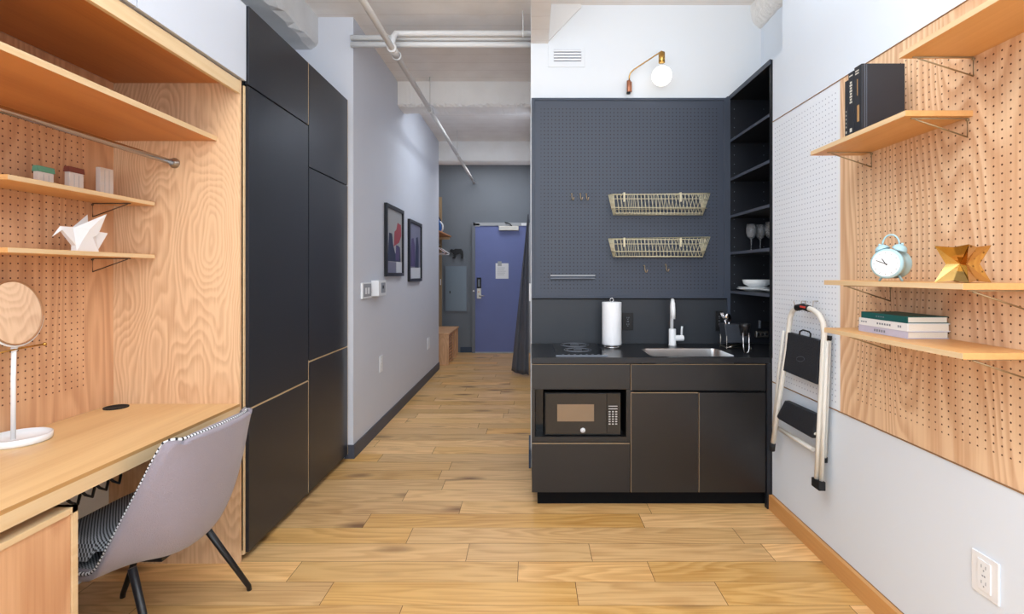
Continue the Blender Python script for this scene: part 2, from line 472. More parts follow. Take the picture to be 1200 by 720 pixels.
# right wall: true wall, thick lining
struct(BX(1.72, 1.8, -2.6, 3.60, 0, CE).build('wall_right', 'white_wall'))
struct(BX(1.626, 1.72, 2.96, 3.60, 2.615, CE).build('wall_right_return', 'white_wall'))
struct(MB().box(1.40, 1.72, -2.6, 2.838, 2.236, CE).box(1.40, 1.72, 2.838, 2.958, 2.236, 2.595)
       .box(1.40, 1.72, -2.6, 2.958, 0, .735).box(1.408, 1.72, -2.6, 2.958, .735, 2.236).build('wall_right_lining', 'white_wall'))
struct(BX(1.378, 1.40, -2.6, 2.955, 0, .085).build('baseboard_right', 'base_wood', bevel=.0015))
struct(MB().box(1.396, 1.408, -2.6, 2.955, .7345, .7385).box(1.396, 1.408, -2.6, 2.955, 2.2335, 2.2365).box(1.3975, 1.4, -2.6, 2.955, .085, .0875).build('trim_2', 'seam_brown'))
# beams in hall
rough_beam('trim_3', -1.30, .006, 5.03, 5.30, 3.01, CE, 'X', 'beam_concrete', .012, 70)
rough_beam('trim_4', -1.975, .006, 7.30, 7.52, 2.955, CE, 'X', 'beam_concrete', .004, 40)
# beam running from kitchen wall toward the room
struct(BX(.008, .128, 1.0, 3.60, 2.98, CE).build('trim_5', 'ceiling_concrete'))
# thin slab painting in the beam's soft shadow on the kitchen wall
struct(MB().prism([(.128, 3.585, 2.99), (.128, 3.585, CE), (.36, 3.585, CE), (.36, 3.585, CE-.02)], (0, .016, 0)).build('beam_shadow_slab', 'beam_shadow_tint'))

# ------------------------------------------------------------------ pegboard panels
tag(BX(1.3985, 1.409, -.6, 2.308, .739, 2.233).build('pegboard_panel', 'ply_peg_right'),
    'natural plywood pegboard on the right wall carrying three plywood shelves', 'pegboard')
tag(BX(1.3995, 1.409, 2.309, 2.957, .739, 2.233).build('pegboard_panel', 'white_peg'),
    'white pegboard with small holes behind the folded step ladder', 'pegboard')
tag(BX(-1.974, -1.952, -.6, 2.40, .75, 2.254).build('pegboard_panel', 'ply_peg_left'),
    'plywood pegboard at the back of the desk niche on the left', 'pegboard')
# ------------------------------------------------------------------ niche
tag(BX(-1.974, -1.36, 2.40, 2.415, 0, 2.272).build('plywood_panel', 'ply_end', bevel=.0005),
    'swirly grained plywood end panel closing the desk niche', 'panel')
t = thing('niche_header', 'thick plywood top board of the desk niche with pale front lip', 'board', (-1.6, .9, 2.205))
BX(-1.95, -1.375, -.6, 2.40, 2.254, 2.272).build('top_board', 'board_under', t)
BX(-1.375, -1.357, -.6, 2.40, 2.205, 2.264).build('front_lip', 'ply_edge', t, bevel=.001)
t = thing('long_shelf', 'long deep plywood shelf high in the desk niche above the rail', 'shelf', (-1.7, .9, 1.982))
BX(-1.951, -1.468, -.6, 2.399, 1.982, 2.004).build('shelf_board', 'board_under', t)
BX(-1.468, -1.466, -.6, 2.399, 1.982, 2.004).build('front_edge', 'ply_edge', t)
t = thing('clothes_rail', 'round chrome clothes rail below the long niche shelf', 'rail', (-1.664, .9, 1.878))
MB().cyl((-1.664, -.6, 1.878), (-1.664, 2.392, 1.878), .0125).build('rail_tube', 'chrome', t)
MB().lathe([(.0, 0), (.024, 0), (.024, .005), (.018, .010), (.016, .025)], (-1.664, 2.3995, 1.878), (0, -1, 0)).build('wall_flange', 'satin_metal', t)

def bracket(parent, xw, xf, y, zt, drop, mat, s):
    """wire shelf bracket: wall leg, arm below board, diagonal; s = wall side sign"""
    m = MB()
    m.tube([(xf, y, zt-.003), (xw, y, zt-.003), (xw, y, zt-drop), (xf+(xw-xf)*.08, y, zt-.006)], .0026, 6)
    m.tube([(xw+s*.004, y, zt-.008), (xw-s*.003, y, zt-.008)], .004, 6)
    m.build('bracket', mat, parent)
def shelf(label, xw, xf, y0, y1, zb, brk, th=.018, mat='shelf_ply', bm='bracket', drop=.062, group=None):
    t = thing('wall_shelf', label, 'shelf', ((xw+xf)/2, (y0+y1)/2, zb))
    BX(min(xw, xf), max(xw, xf), y0, y1, zb, zb+th).build('shelf_board', mat, t, bevel=.0008)
    s = 1 if xw > xf else -1
    MB().box(min(xf, xf-s*.0006), max(xf, xf-s*.0006), y0, y1, zb+.001, zb+th-.001).build('front_edge', 'ply_edge', t)
    for yb in brk: bracket(t, xw-s*.004, xf+s*.03, yb, zb, drop, bm, s)
    return t
shelf('upper small plywood shelf in the desk niche holding three little houses', -1.951, -1.748, 1.714, 2.385, 1.676, (2.28,), bm='bracket_dark')
shelf('lower small plywood shelf in the desk niche with the white origami bird', -1.951, -1.748, 1.714, 2.385, 1.431, (2.28,), bm='bracket_dark')
shelf('highest plywood shelf on the right wall, cut by the top of the photo', 1.398, 1.174, -.4, 1.628, 2.044, (1.61,))
shelf('plywood shelf on the right wall with upright black books', 1.398, 1.184, 1.615, 2.159, 1.858, (1.632, 2.09))
shelf('plywood shelf on the right wall with the alarm clock and gold star', 1.398, 1.184, 1.40, 2.06, 1.316, (1.42, 1.98), mat='shelf_ply')
shelf('lowest plywood shelf on the right wall with a stack of three books', 1.398, 1.184, 1.40, 2.06, 1.125, (1.42, 1.98))

# desk
t = thing('desk', 'built-in plywood desk top running along the niche', 'desk', (-1.65, .9, .695))
BX(-1.951, -1.362, -.6, 2.399, .70, .75).build('desktop', 'desk_wood', t)
BX(-1.362, -1.359, -.6, 2.399, .695, .738).build('front_edge', 'ply_edge', t)
BX(-1.362, -1.3592, -.6, 2.399, .738, .75).build('edge_lamination', 'desk_edge_dark', t)
gp = P(136, 478, .61*600/157)
tag(MB().lathe([(0, 0), (.048, 0), (.048, .004), (.040, .005), (.038, .002), (0, .002)], (gp.x, gp.y, .7502)).build('cable_grommet', 'rubber_black'),
    'flat round black cable cap set in the desk top', 'cable cap')
# pedestal
t = thing('desk_pedestal', 'plywood drawer pedestal under the near end of the desk', 'cabinet', (-1.65, 1.2, 0))
MB().box(-1.95, -1.372, .78, 1.543, .06, .08).box(-1.95, -1.362, 1.525, 1.543, 0, .664).box(-1.95, -1.362, .78, .80, 0, .664).box(-1.95, -1.362, .78, 1.543, .646, .664).build('carcass', 'ply_edge', t)
BX(-1.385, -1.367, .802, 1.523, .082, .644).build('drawer_front', 'ply_pedestal', t)
# cable tray
t = thing('cable_tray', 'black cable tray with looped cords hanging under the desk', 'cable tray', (-1.55, 1.72, .62))
m = MB(); m.box(-1.62, -1.46, 1.60, 1.95, .655, .694); m.build('tray', 'black_void', t)
m = MB()
for k in range(4):
    y = 1.60+k*.055; m.tube([(-1.46, y, .665), (-1.445, y+.01, .64), (-1.44, y+.03, .625), (-1.45, y+.05, .645), (-1.46, y+.06, .665)], .0045, 6)
m.build('cord', 'rubber_black', t)

# white upper cabinets over niche
for (a, b, lab) in ((.4, 1.752, 'white wall cabinet over the niche, nearest the camera'), (1.756, 2.428, 'white wall cabinet over the niche beside the black tall cabinets')):
    t = thing('wall_cabinet', lab, 'cabinet', (-1.65, (a+b)/2, 2.275))
    BX(-1.95, -1.365, a, b, 2.275, 2.63).build('carcass', 'white_wall', t)
    BX(-1.363, -1.345, a+.001, b-.001, 2.273, 2.632).build('door', 'white_door', t, bevel=.0006)

# ------------------------------------------------------------------ tall black cabinets
def tall(y0, y1, cuts, lab):
    t = thing('tall_cabinet', lab, 'cabinet', (-1.65, (y0+y1)/2, 0))
    BX(-1.95, -1.357, y0, y1, .05, 2.628).build('carcass', 'black_dark', t)
    BX(-1.95, -1.40, y0, y1, 0, .05).build('plinth', 'black_dark', t)
    BX(-1.40, -1.352, y0, y0+.028, .03, 2.25 if y0 < 3 else 2.63).build('side_panel', 'ply_edge', t)
    zs = [.036]+cuts+[2.633]
    for k, (a, b) in enumerate(zip(zs, zs[1:])):
        g1 = .004 if k else 0; g2 = .004 if k < 2 else 0
        ya = y0+(.012 if y0 < 3 else .005); yb = y1-.006
        d = BX(-1.353, -1.336, ya, yb, a+g1, b-g2).build('door', 'black_front', t, bevel=.0006)
        m = MB()
        m.box(-1.3538, -1.3352, yb, yb+.0028, a+g1, b-g2) if k != 1 or y0 > 3 else m.box(-1.3538, -1.3352, yb, yb+.0028, a+g1, a+g1+.12)
        if k < 2 or y0 > 99: m.box(-1.353, -1.3352, ya, yb, (b-g2-.001) if k == 0 else a, (b-g2+.0025) if k == 0 else a+.001)
        m.build('door_edging', 'ply_edge', d)
tall(2.421, 3.092, [.716, 2.255], 'tall black cabinet beside the desk niche')
tall(3.092, 3.756, [.828, 2.005], 'tall black cabinet standing against the hallway partition')

# ------------------------------------------------------------------ kitchen
def H(y, Y=2.97): return 1.36-(y-321)/600*Y
def X(x, Y=2.97): return (x-621)/600*Y
t = thing('base_cabinet', 'dark grey base cabinet with the microwave niche', 'cabinet', (.3, 3.27, 0))
x0, x1, xm = X(623.3), X(897.5), X(739)
MB().box(x0, x1*0+xm, 2.99, 3.55, H(577.3), H(518.5)).box(x0, xm, 2.99, 3.55, H(457), .838).box(x0, X(627), 2.972, 3.55, H(518.5), H(457)).box(X(734), xm, 2.972, 3.55, H(518.5), H(457)).box(X(627), X(734), 2.975, 3.55, H(518.5), H(512.7)).build('carcass', 'kitchen_front', t)
BX(X(627), X(734), 3.5, 3.54, H(512), H(457)).build('niche_back', 'black_void', t)
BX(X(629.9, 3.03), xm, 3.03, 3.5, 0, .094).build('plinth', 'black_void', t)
def front(nm, a, b, c, d, par, top=True, left=True):
    o = BX(X(a), X(b), 2.97, 2.989, H(d), H(c)).build(nm, 'kitchen_front', par, bevel=.0006)
    m = MB(); w = .0024
    if top: m.box(X(a), X(b), 2.9693, 2.985, H(c)-w, H(c)+.0002)
    if left: m.box(X(a), X(a)+w, 2.9693, 2.985, H(d), H(c))
    if top or left: m.build('edging', 'front_edging', o)
    return o
front('drawer', 623.3, 738.2, 427.2, 456.6, t, True, False)
front('drawer', 623.3, 738.2, 520, 577.3, t, True, False)
t = thing('base_cabinet', 'dark grey sink cabinet with two plain doors', 'cabinet', (.98, 3.27, 0))
MB().box(xm, xm+.018, 2.99, 3.55, .094, .838).box(x1-.018, x1, 2.99, 3.55, .094, .838).box(xm, x1, 3.53, 3.55, .094, .838).box(xm, x1, 2.99, 3.53, .094, .112).build('carcass', 'black_dark', t)
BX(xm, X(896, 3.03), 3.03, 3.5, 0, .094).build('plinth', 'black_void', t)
front('false_front', 739.3, 897.3, 427.2, 457.8, t)
front('door', 739.3, 818.2, 460.5, 577.3, t)
front('door', 818.9, 897.3, 460.5, 577.3, t, False, True)
BX(xm+.02, x1, 2.992, 3.0, .66, .70).build('finger_gap', 'black_void', t)
# worktop with sink hole
def ring_slab(name, mat, outer, inner, rad, z0, z1, parent=None):
    ox0, ox1, oy0, oy1 = outer; ix0, ix1, iy0, iy1 = inner
    s = MB(); bm = s.bm
    ins = []
    for cx, cy, a0 in ((ix1-rad, iy1-rad, 0), (ix0+rad, iy1-rad, 90), (ix0+rad, iy0+rad, 180), (ix1-rad, iy0+rad, 270)):
        for k in range(9):
            a = R(a0+90*k/8); ins.append((cx+rad*cos(a), cy+rad*sin(a)))
    corners = [(ox1, oy1), (ox0, oy1), (ox0, oy0), (ox1, oy0)]
    V = {}
    def v(p, z):
        return V.setdefault((round(p[0], 6), round(p[1], 6), z), None) or V.__setitem__((round(p[0], 6), round(p[1], 6), z), bm.verts.new((p[0], p[1], z))) or V[(round(p[0], 6), round(p[1], 6), z)]
    for z in (z0, z1):
        for q in range(4):
            pts = ins[q*9:q*9+9]
            for a, b in zip(pts, pts[1:]): bm.faces.new((v(a, z), v(b, z), v(corners[q], z)))
            bm.faces.new((v(pts[-1], z), v(ins[(q*9+9) % 36], z), v(corners[(q+1) % 4], z), v(corners[q], z)))
    for k in range(36):
        a, b = ins[k], ins[(k+1) % 36]; bm.faces.new((v(a, z0), v(b, z0), v(b, z1), v(a, z1)))
    for q in range(4):
        a, b = corners[q], corners[(q+1) % 4]; bm.faces.new((v(a, z0), v(b, z0), v(b, z1), v(a, z1)))
    return s, ins
s, ins = ring_slab('worktop', 'counter_black', (.008, 1.388, 2.958, 3.556), (.712, 1.21, 3.0, 3.32), .04, .843, .875)
tag(s.box(1.388, 1.69, 2.975, 3.556, .843, .875).build('worktop', 'counter_black'), 'black kitchen worktop with a cut-out for the sink', 'worktop')
t = thing('sink', 'stainless steel undermount sink in the black worktop', 'sink', (.96, 3.16, .68))
m = MB(); bm = m.bm; rings = []
for z, k in ((.8746, .996), (.866, .99), (.76, .985), (.70, .97), (.675, .9)):
    rings.append([bm.verts.new((.961+(x-.961)*k, 3.16+(y-3.16)*k, z)) for x, y in ins])
for A, B in zip(rings, rings[1:]):
    for k in range(36):
        f = bm.faces.new((A[k], A[(k+1) % 36], B[(k+1) % 36], B[k])); f.smooth = True
bm.faces.new(rings[-1])
m.build('basin', 'steel', t, fixn=False)
MB().lathe([(0, 0), (.04, 0), (.04, .004), (.03, .004), (.028, 0)], (.96, 3.18, .676)).build('drain', 'chrome', t)
# backsplash
tag(BX(.012, 1.386, 3.557, 3.598, .875, 1.185).build('backsplash', 'backsplash'), 'plain dark grey backsplash panel behind the worktop', 'backsplash')
# slate peg panel
t = thing('pegboard_panel', 'large slate blue pegboard above the kitchen worktop', 'pegboard', (.69, 3.57, 1.19))
BX(.03, 1.35, 3.552, 3.598, 1.205, 2.567).build('board', 'slate_peg', t)
MB().box(.012, .034, 3.545, 3.598, 1.19, 2.579).box(1.345, 1.367, 3.545, 3.598, 1.19, 2.579).box(.034, 1.345, 3.545, 3.598, 1.19, 1.209).box(.034, 1.345, 3.545, 3.598, 2.562, 2.579).build('frame', 'panel_frame', t, bevel=.001)
BX(.012, 1.367, 3.546, 3.598, 1.184, 1.1895).build('shadow_gap', 'black_void', t)
# cooktop
t = thing('cooktop', 'two-ring black glass induction hob on the worktop', 'cooktop', (.3, 3.26, .875))
BX(.152, .455, 3.0, 3.53, .8752, .882).build('glass', 'glass_black', t, bevel=.002)
m = MB()
for cy, r in ((3.215, .085), (3.44, .095)):
    for rr in (r, r*.82, r*.3):
        MB().tube([(.30+rr*cos(a*pi/24), cy+rr*sin(a*pi/24), .8825) for a in range(48)], .0011, 4, closed=True).build('ring_marking', 'mark_grey', t)
for k in range(7): BX(.19+k*.035, .203+k*.035, 3.03, 3.038, .8821, .8824).build('touch_control', 'mark_grey', t)
MB().box(.152, .455, 2.998, 3.002, .8752, .8826).build('front_trim', 'mark_grey', t)

# tall open shelving at right (opens to the left)
t = thing('shelving_unit', 'tall black open shelving unit set into the right kitchen corner', 'shelving', (1.54, 3.28, .875))
MB().box(1.39, 1.69, 3.57, 3.598, .875, 2.58).box(1.67, 1.69, 2.98, 3.57, .875, 2.58).build('carcass', 'cubby_black', t)
MB().box(1.395, 1.69, 2.952, 2.972, .875, 2.58).build('side_panel', 'cubby_black', t)
MB().box(1.388, 1.69, 2.952, 3.598, 2.572, 2.596).build('top_panel', 'cubby_black', t)
MB().box(1.3835, 1.3885, 2.95, 3.598, 2.568, 2.598).box(1.367, 1.3885, 3.546, 3.598, .99, 2.59).build('front_trim', 'panel_frame', t)
for z in (2.29, 2.022, 1.765, 1.510, 1.243):
    sh = BX(1.39, 1.67, 2.972, 3.57, z-.018, z).build('shelf', 'cubby_black', t)
    BX(1.3885, 1.39, 2.972, 3.57, z-.018, z).build('shelf_edge', 'cubby_edge', sh)
for xx in (1.425, 1.63):
    z = 1.10
    while z < 2.55:
        MB().cyl((xx, 3.5702, z), (xx, 3.5690, z), .0028, 8).build('pin_hole', 'mark_grey', t); z += .064
tag(BX(1.370, 1.391, 2.956, 2.99, 0.0, .84).build('filler_panel', 'cubby_black'), 'narrow dark filler strip between sink cabinet and right wall', 'panel')
tag(BX(1.392, 1.399, 2.956, 2.975, .0, 2.59).build('end_panel', 'black_dark'), 'tall thin black end strip where the kitchen meets the right wall', 'panel')

# microwave
t = thing('microwave', 'black countertop microwave in its cabinet niche', 'microwave', (.26, 3.1, H(512.7)))
Ym = 2.995
def mx(x): return (x-621)/600*Ym
def mz(y): return 1.36-(y-321)/600*Ym
BX(mx(638.5), mx(727.5), 3.004, 3.32, mz(510.5), mz(461)).build('body', 'black_dark', t)
BX(mx(628), mx(637), 3.10, 3.4, mz(511.5), mz(460)).build('side_spacer', 'glass_black', t)
d = BX(mx(639.3), mx(711), 2.994, 3.004, mz(509), mz(461.5)).build('door', 'mw_face', t, bevel=.002)
BX(mx(653), mx(696), 2.9928, 2.994, mz(494), mz(474)).build('window', 'mw_window', d)
d = BX(mx(711.4), mx(727.2), 2.994, 3.004, mz(509), mz(461.5)).build('control_panel', 'mw_face', t, bevel=.001)
m = MB()
m.box(mx(713), mx(723.5), 2.9925, 2.994, mz(476.6), mz(475.8)); m.box(mx(713), mx(723.5), 2.9925, 2.994, mz(479.8), mz(478.8))
for rr in range(6):
    for cc in range(3):
        a = 713.2+cc*3.9; b = 482+rr*2.9
        m.box(mx(a), mx(a+2.2), 2.9925, 2.994, mz(b+1.3), mz(b))
m.build('keypad', 'mw_key', d)
o = MB().lathe([(0, 0), (.0145, 0), (.0145, .001), (0, .001)], (mx(683), 2.9938, mz(504.6)), (0, -1, 0)).build('badge', 'white_gloss', t)
m = MB(); m.tube([(mx(683)+.0112*cos(a*pi/12), 2.9926, mz(504.6)+.0112*sin(a*pi/12)) for a in range(24)], .0007, 4, closed=True)
m.text('GE', .013, Matrix.Translation((mx(683), 2.9925, mz(504.6))) @ Matrix.Rotation(pi/2, 4, 'X'))
m.build('badge_lettering', 'mark_grey', o)

# paper towel
t = thing('paper_towel_roll', 'white paper towel roll on a wire stand beside the hob', 'paper towel', (.541, 3.385, .8755))
c = (.541, 3.385, 0)
MB().lathe([(.020, .893), (.0625, .893), (.0635, .90), (.0635, 1.168), (.0625, 1.173), (.02, 1.173)], c).build('paper_roll', 'paper', t)
m = MB(); m.tube([(c[0]+.062*cos(a*pi/12), c[1]+.062*sin(a*pi/12), .879) for a in range(24)], .003, 6, closed=True)
m.tube([(c[0]+.055*cos(a*pi/12), c[1]+.055*sin(a*pi/12), .889) for a in range(24)], .003, 6, closed=True)
for a in range(4): m.tube([(c[0]+.06*cos(a*pi/2+.6), c[1]+.06*sin(a*pi/2+.6), .889), (c[0]+.06*cos(a*pi/2+.6), c[1]+.06*sin(a*pi/2+.6), .877)], .003, 6)
m.tube([(c[0]-.06, c[1], .889), (c[0]+.06, c[1], .889)], .003, 6)
m.tube([(c[0], c[1], .889), (c[0], c[1], 1.175)]+[(c[0]+.012*sin(a*pi/5), c[1], 1.187-.012*cos(a*pi/5)) for a in range(0, 11)], .0025, 6)
m.build('wire_stand', 'chrome', t)

# outlets (black) on backsplash
def outlet(loc, n, w, h, lab, mat, mat2, nm='wall_outlet', group=None, cat='outlet'):
    """n = outward normal axis ('-Y','+X','-X')"""
    t = thing(nm, lab, cat, loc, group)
    x, y, z = loc
    def bx(m, u0, u1, z0, z1, d0, d1):
        if n == '-Y': m.box(x+u0, x+u1, y-d1, y-d0, z+z0, z+z1)
        elif n == '+X': m.box(x+d0, x+d1, y+u0, y+u1, z+z0, z+z1)
        else: m.box(x-d1, x-d0, y+u0, y+u1, z+z0, z+z1)
    m = MB(); bx(m, -w/2, w/2, 0, h, 0, .006); m.build('cover_plate', mat, t, bevel=.002)
    m = MB(); bx(m, -w*.24, w*.24, h*.14, h*.86, .005, .009); o = m.build('receptacle', mat, t, bevel=.0008)
    m = MB()
    for zc in (.30, .68):
        for u in (-.09, .07): bx(m, w*u, w*u+.0025, h*zc, h*zc+.010, .0088, .0093)
        bx(m, -.002, .002, h*zc-.009, h*zc-.004, .0088, .0093)
    bx(m, -.006, -.001, h*.48, h*.52, .0088, .0094); bx(m, .001, .006, h*.48, h*.52, .0088, .0094)
    m.build('slots', mat2, o)
    return t
outlet(((735.5-621)/600*3.557, 3.557, 1.36-(387-321)/600*3.557), '-Y', .077, .12, 'black wall outlet on the backsplash right of the paper towel', 'black_dark', 'mark_grey')
outlet(((842.5-621)/600*3.557, 3.557, 1.36-(388-321)/600*3.557), '-Y', .05, .14, 'black wall outlet on the backsplash behind the spoons', 'black_dark', 'mark_grey')
# power strip on shelving end panel
t = thing('socket_strip', 'small grey three-socket strip low in the kitchen corner', 'outlet', (1.615, 3.565, .90))
BX(1.565, 1.655, 3.545, 3.5695, .915, .965).build('housing', 'satin_metal', t, bevel=.01, bseg=4)
for k in range(3): MB().lathe([(0, 0), (.010, 0), (.010, .002), (0, .002)], (1.582+k*.027, 3.546, .940), (0, -1, 0)).build('socket', 'black_dark', t)
BX(1.60, 1.665, 3.548, 3.5695, .985, 1.03).build('plug', 'black_dark', t, bevel=.004)
BX(1.592, 1.602, 3.552, 3.5695, .98, 1.035).build('plug_edge', 'mark_grey', t)

# faucet
t = thing('faucet', 'glossy white single-lever kitchen faucet behind the sink', 'faucet', (.963, 3.46, .875))
fx, fy = .963, 3.46
MB().lathe([(0, .875), (.026, .875), (.026, .880), (.0235, .884), (.0235, .985), (.021, .988), (0, .988)], (fx, fy, 0)).build('base', 'white_gloss', t)
def fp(Y_, z, o_=0): return (fx*Y_/fy+o_, Y_, z)
MB().tube([fp(fy, .98, -.004), fp(fy, 1.10, -.004), fp(fy-.003, 1.145, -.004), fp(fy-.012, 1.168, -.002), fp(fy-.035, 1.184), fp(fy-.065, 1.184, .002), fp(fy-.085, 1.170, .003), fp(fy-.09, 1.15, .003)], .0115, 16).build('spout', 'white_gloss', t)
MB().tube([fp(fy-.09, 1.170, .003), fp(fy-.092, 1.12, .004), fp(fy-.094, 1.062, .004)], [.0135, .0155, .015], 18).build('spray_head', 'white_gloss', t)
o = MB().cyl((fx+.015, fy, .925), (fx+.075, fy, .925), .020).build('lever_hub', 'white_gloss', t, bevel=.002)
MB().tube([(fx+.062, fy, .935), (fx+.062, fy-.002, .985), (fx+.064, fy-.004, 1.005)], [.007, .0065, .007], 10).build('lever', 'white_gloss', t)

# utensil caddy
t = thing('utensil_caddy', 'dark wire and metal utensil caddy right of the sink', 'caddy', (1.30, 3.32, .875))
m = MB(); bm = m.bm
m.prism([(1.27, 3.30, .915), (1.40, 3.30, .915), (1.42, 3.30, 1.03), (1.255, 3.30, 1.035)], (0, .10, 0)); m.build('bin', 'caddy_grey', t, bevel=.003)
m = MB(); m.tube([(1.265, 3.29, .96), (1.265, 3.29, .885), (1.42, 3.29, .885)], .004, 8); m.tube([(1.265, 3.40, .96), (1.265, 3.40, .885), (1.42, 3.40, .885)], .004, 8)
m.tube([(1.265, 3.29, .885), (1.265, 3.40, .885)], .004, 8); m.tube([(1.42, 3.29, .885), (1.42, 3.40, .885)], .004, 8); m.tube([(1.268, 3.288, .885), (1.32, 3.288, .9)], .004, 8)
for xx in (1.265, 1.42):
    for yy in (3.29, 3.40): m.tube([(xx, yy, .885), (xx, yy, .8755)], .004, 8)
m.build('wire_frame', 'satin_metal', t)
# cup hung on caddy
t = thing('measuring_cup', 'black tapered cup with a pale U-shaped handle in front of the caddy', 'cup', (1.31, 3.10, .88))
yq = 3.115; q = P(872.5, 383, yq)
MB().lathe([(0, -.035), (.022, -.035), (.033, .02), (.036, .038), (.034, .038), (.030, .02), (.02, -.03), (0, -.03)], (q.x, yq, q.z-.02)).build('cup_body', 'black_metal', t)
m = MB(); m.tube([(q.x-.02, yq-.025, q.z-.035), (q.x-.018, yq-.028, .91), (q.x-.015, yq-.028, .890), (q.x, yq-.028, .8805), (q.x+.013, yq-.028, .890), (q.x+.016, yq-.028, .91), (q.x+.016, yq-.025, q.z-.035)], .0035, 8)
m.build('handle', 'chrome', t)
def spoon(p0, p1, kind, lab, nm):
    p0 = Vector(p0); p1 = Vector(p1); d = (p1-p0).normalized()
    t = MB(); t.tube([p0, p0.lerp(p1, .5), p1], [.003, .0025, .004], 8)
    if kind == 'spoon':
        u = Vector((1, 0, 0)); u = (u-d*u.dot(d)).normalized(); w = d.cross(u)
        bm = t.bm; rings = []; c = p1+d*.028
        for i in range(9):
            th = pi*i/8; rr = sin(th)
            rings.append([bm.verts.new(c-d*.032*cos(th)+(u*cos(a*pi/6)*.021+w*sin(a*pi/6)*.006)*rr) for a in range(12)])
        for A, B in zip(rings, rings[1:]):
            for k in range(12):
                f = bm.faces.new((A[k], A[(k+1) % 12], B[(k+1) % 12], B[k])); f.smooth = True
    else:
        u = Vector((1, 0, 0))
        for k in (-1.5, -.5, .5, 1.5):
            t.tube([p1, p1+d*.015+u*k*.005, p1+d*.05+u*k*.0055], .0016, 6)
    tag(t.build(nm, 'chrome'), lab, nm.replace('_', ' '))
spoon((1.315, 3.35, .95), P(854, 378, 3.33), 'spoon', 'large shiny serving spoon standing in the utensil caddy', 'spoon')
spoon((1.31, 3.33, .95), P(849, 375, 3.33), 'fork', 'thin metal fork leaning left in the utensil caddy', 'fork')

# wall baskets
def basket(z0, zr, zb, lab):
    xf0, xf1, yf = .562, 1.128, 3.43      # front rim
    xb0, xb1, yb = .542, 1.245, 3.543     # rear rim, against board
    xo0, xo1, yo0, yo1 = .575, 1.195, 3.45, 3.54
    t = thing('wire_basket', lab, 'basket', (.89, 3.49, z0))
    m = MB(); r = .0028
    zf = zr-.012
    m.tube([(xf0, yf, zf), (xf1, yf, zf), (xb1, yb-.004, zr+.012), (xb0, yb-.004, zr), ], r, 6, closed=True)
    m.tube([(xf0+.003, yf+.003, zf-.03), (xf1+.003, yf+.003, zf-.03)], .0022, 6)
    zl = z0+(zf-z0)*.3
    m.tube([(xf0+.01, yf+.01, zl), (xf1+.02, yf+.01, zl), (xb1-.02, yb-.004, zl+.006), (xb0+.02, yb-.004, zl)], r*.9, 6, closed=True)
    m.tube([(xo0, yo0, z0), (xo1-.03, yo0, z0), (xo1, yo1, z0), (xo0, yo1, z0)], r*1.1, 6, closed=True)
    m.build('rim_wires', 'basket_cream', t)
    m = MB(); n = 25
    for k in range(n+1):
        f = k/n
        m.tube([(xf0+(xf1-xf0)*f, yf, zf), (xo0+(xo1-.03-xo0)*f, yo0, z0), (xo0+(xo1-xo0)*f, yo1, z0), (xb0+(xb1-xb0)*f, yb-.004, zr+.012*f)], .0019, 5)
    m.build('upright_wires', 'basket_cream', t)
    m = MB()
    for k in range(9):
        f = k/8
        m.tube([(xf0+(xb0-xf0)*f, yf+(yb-.004-yf)*f, zf+(zr-zf)*f), (xo0, yo0+(yo1-yo0)*f, z0)], .0019, 5)
        m.tube([(xf1+(xb1-xf1)*f, yf+(yb-.004-yf)*f, zf+(zr+.012-zf)*f), (xo1-.03+.03*f, yo0+(yo1-yo0)*f, z0)], .0019, 5)
    for fz in (.25, .5, .75):
        m.tube([(xf1+(xo1-.03-xf1)*fz, yf+(yo0-yf)*fz, zf+(z0-zf)*fz), (xb1+(xo1-xb1)*fz, yb-.004, zr+(z0-zr)*fz)], .0016, 5)
        m.tube([(xf0+(xo0-xf0)*fz, yf+(yo0-yf)*fz, zf+(z0-zf)*fz), (xb0+(xo0-xb0)*fz, yb-.004, zr+(z0-zr)*fz)], .0016, 5)
    m.build('end_wires', 'basket_cream', t)
    for xx in (.632, 1.01):
        MB().box(xx-.006, xx+.006, yf-.003, yf+.003, zf-.05, zf+.012).box(xx-.004, xx+.004, yf, 3.55, zf+.006, zf+.012).build('hook_strap', 'basket_cream', t)
basket(1.768, 1.905, 0, 'upper cream wire basket on the slate pegboard')
basket(1.477, 1.602, 0, 'lower cream wire basket on the slate pegboard')
def peg_hook(px, py, lab, grp, mat='bracket', h=9):
    x = (px-621)/600*3.55; z = 1.36-(py-321)/600*3.55
    m = MB(); m.tube([(x, 3.552, z+.045), (x, 3.535, z+.045), (x, 3.532, z+.02), (x+.004, 3.528, z), (x+.008, 3.512, z-.002), (x+.012, 3.505, z+.015)], .0028, 7)
    m.lathe([(0, 0), (.005, 0), (.005, .003), (0, .003)], (x, 3.552, z+.045), (0, -1, 0), 10)
    tag(m.build('peg_hook', mat), lab, 'hook', grp)
for px, w in ((670, 'leftmost'), (680, 'middle'), (687, 'rightmost')): peg_hook(px, 235, w+' of the three small hooks high on the slate pegboard', 'hooks high on the slate pegboard')
peg_hook(755, 319, 'small wire hook below the lower basket, left one', 'hooks below the lower basket')
peg_hook(780, 318, 'small wire hook below the lower basket, right one', 'hooks below the lower basket')
t = thing('magnetic_rail', 'narrow grey metal knife rail low on the slate pegboard', 'rail', (.295, 3.54, 1.322))
BX(.142, .450, 3.533, 3.552, 1.324, 1.354).build('rail_bar', 'panel_frame', t, bevel=.002)
BX(.142, .450, 3.531, 3.533, 1.345, 1.352).build('rail_strip', 'frame_light', t)
BX(.142, .450, 3.531, 3.533, 1.326, 1.331).build('rail_strip', 'frame_grey', t)

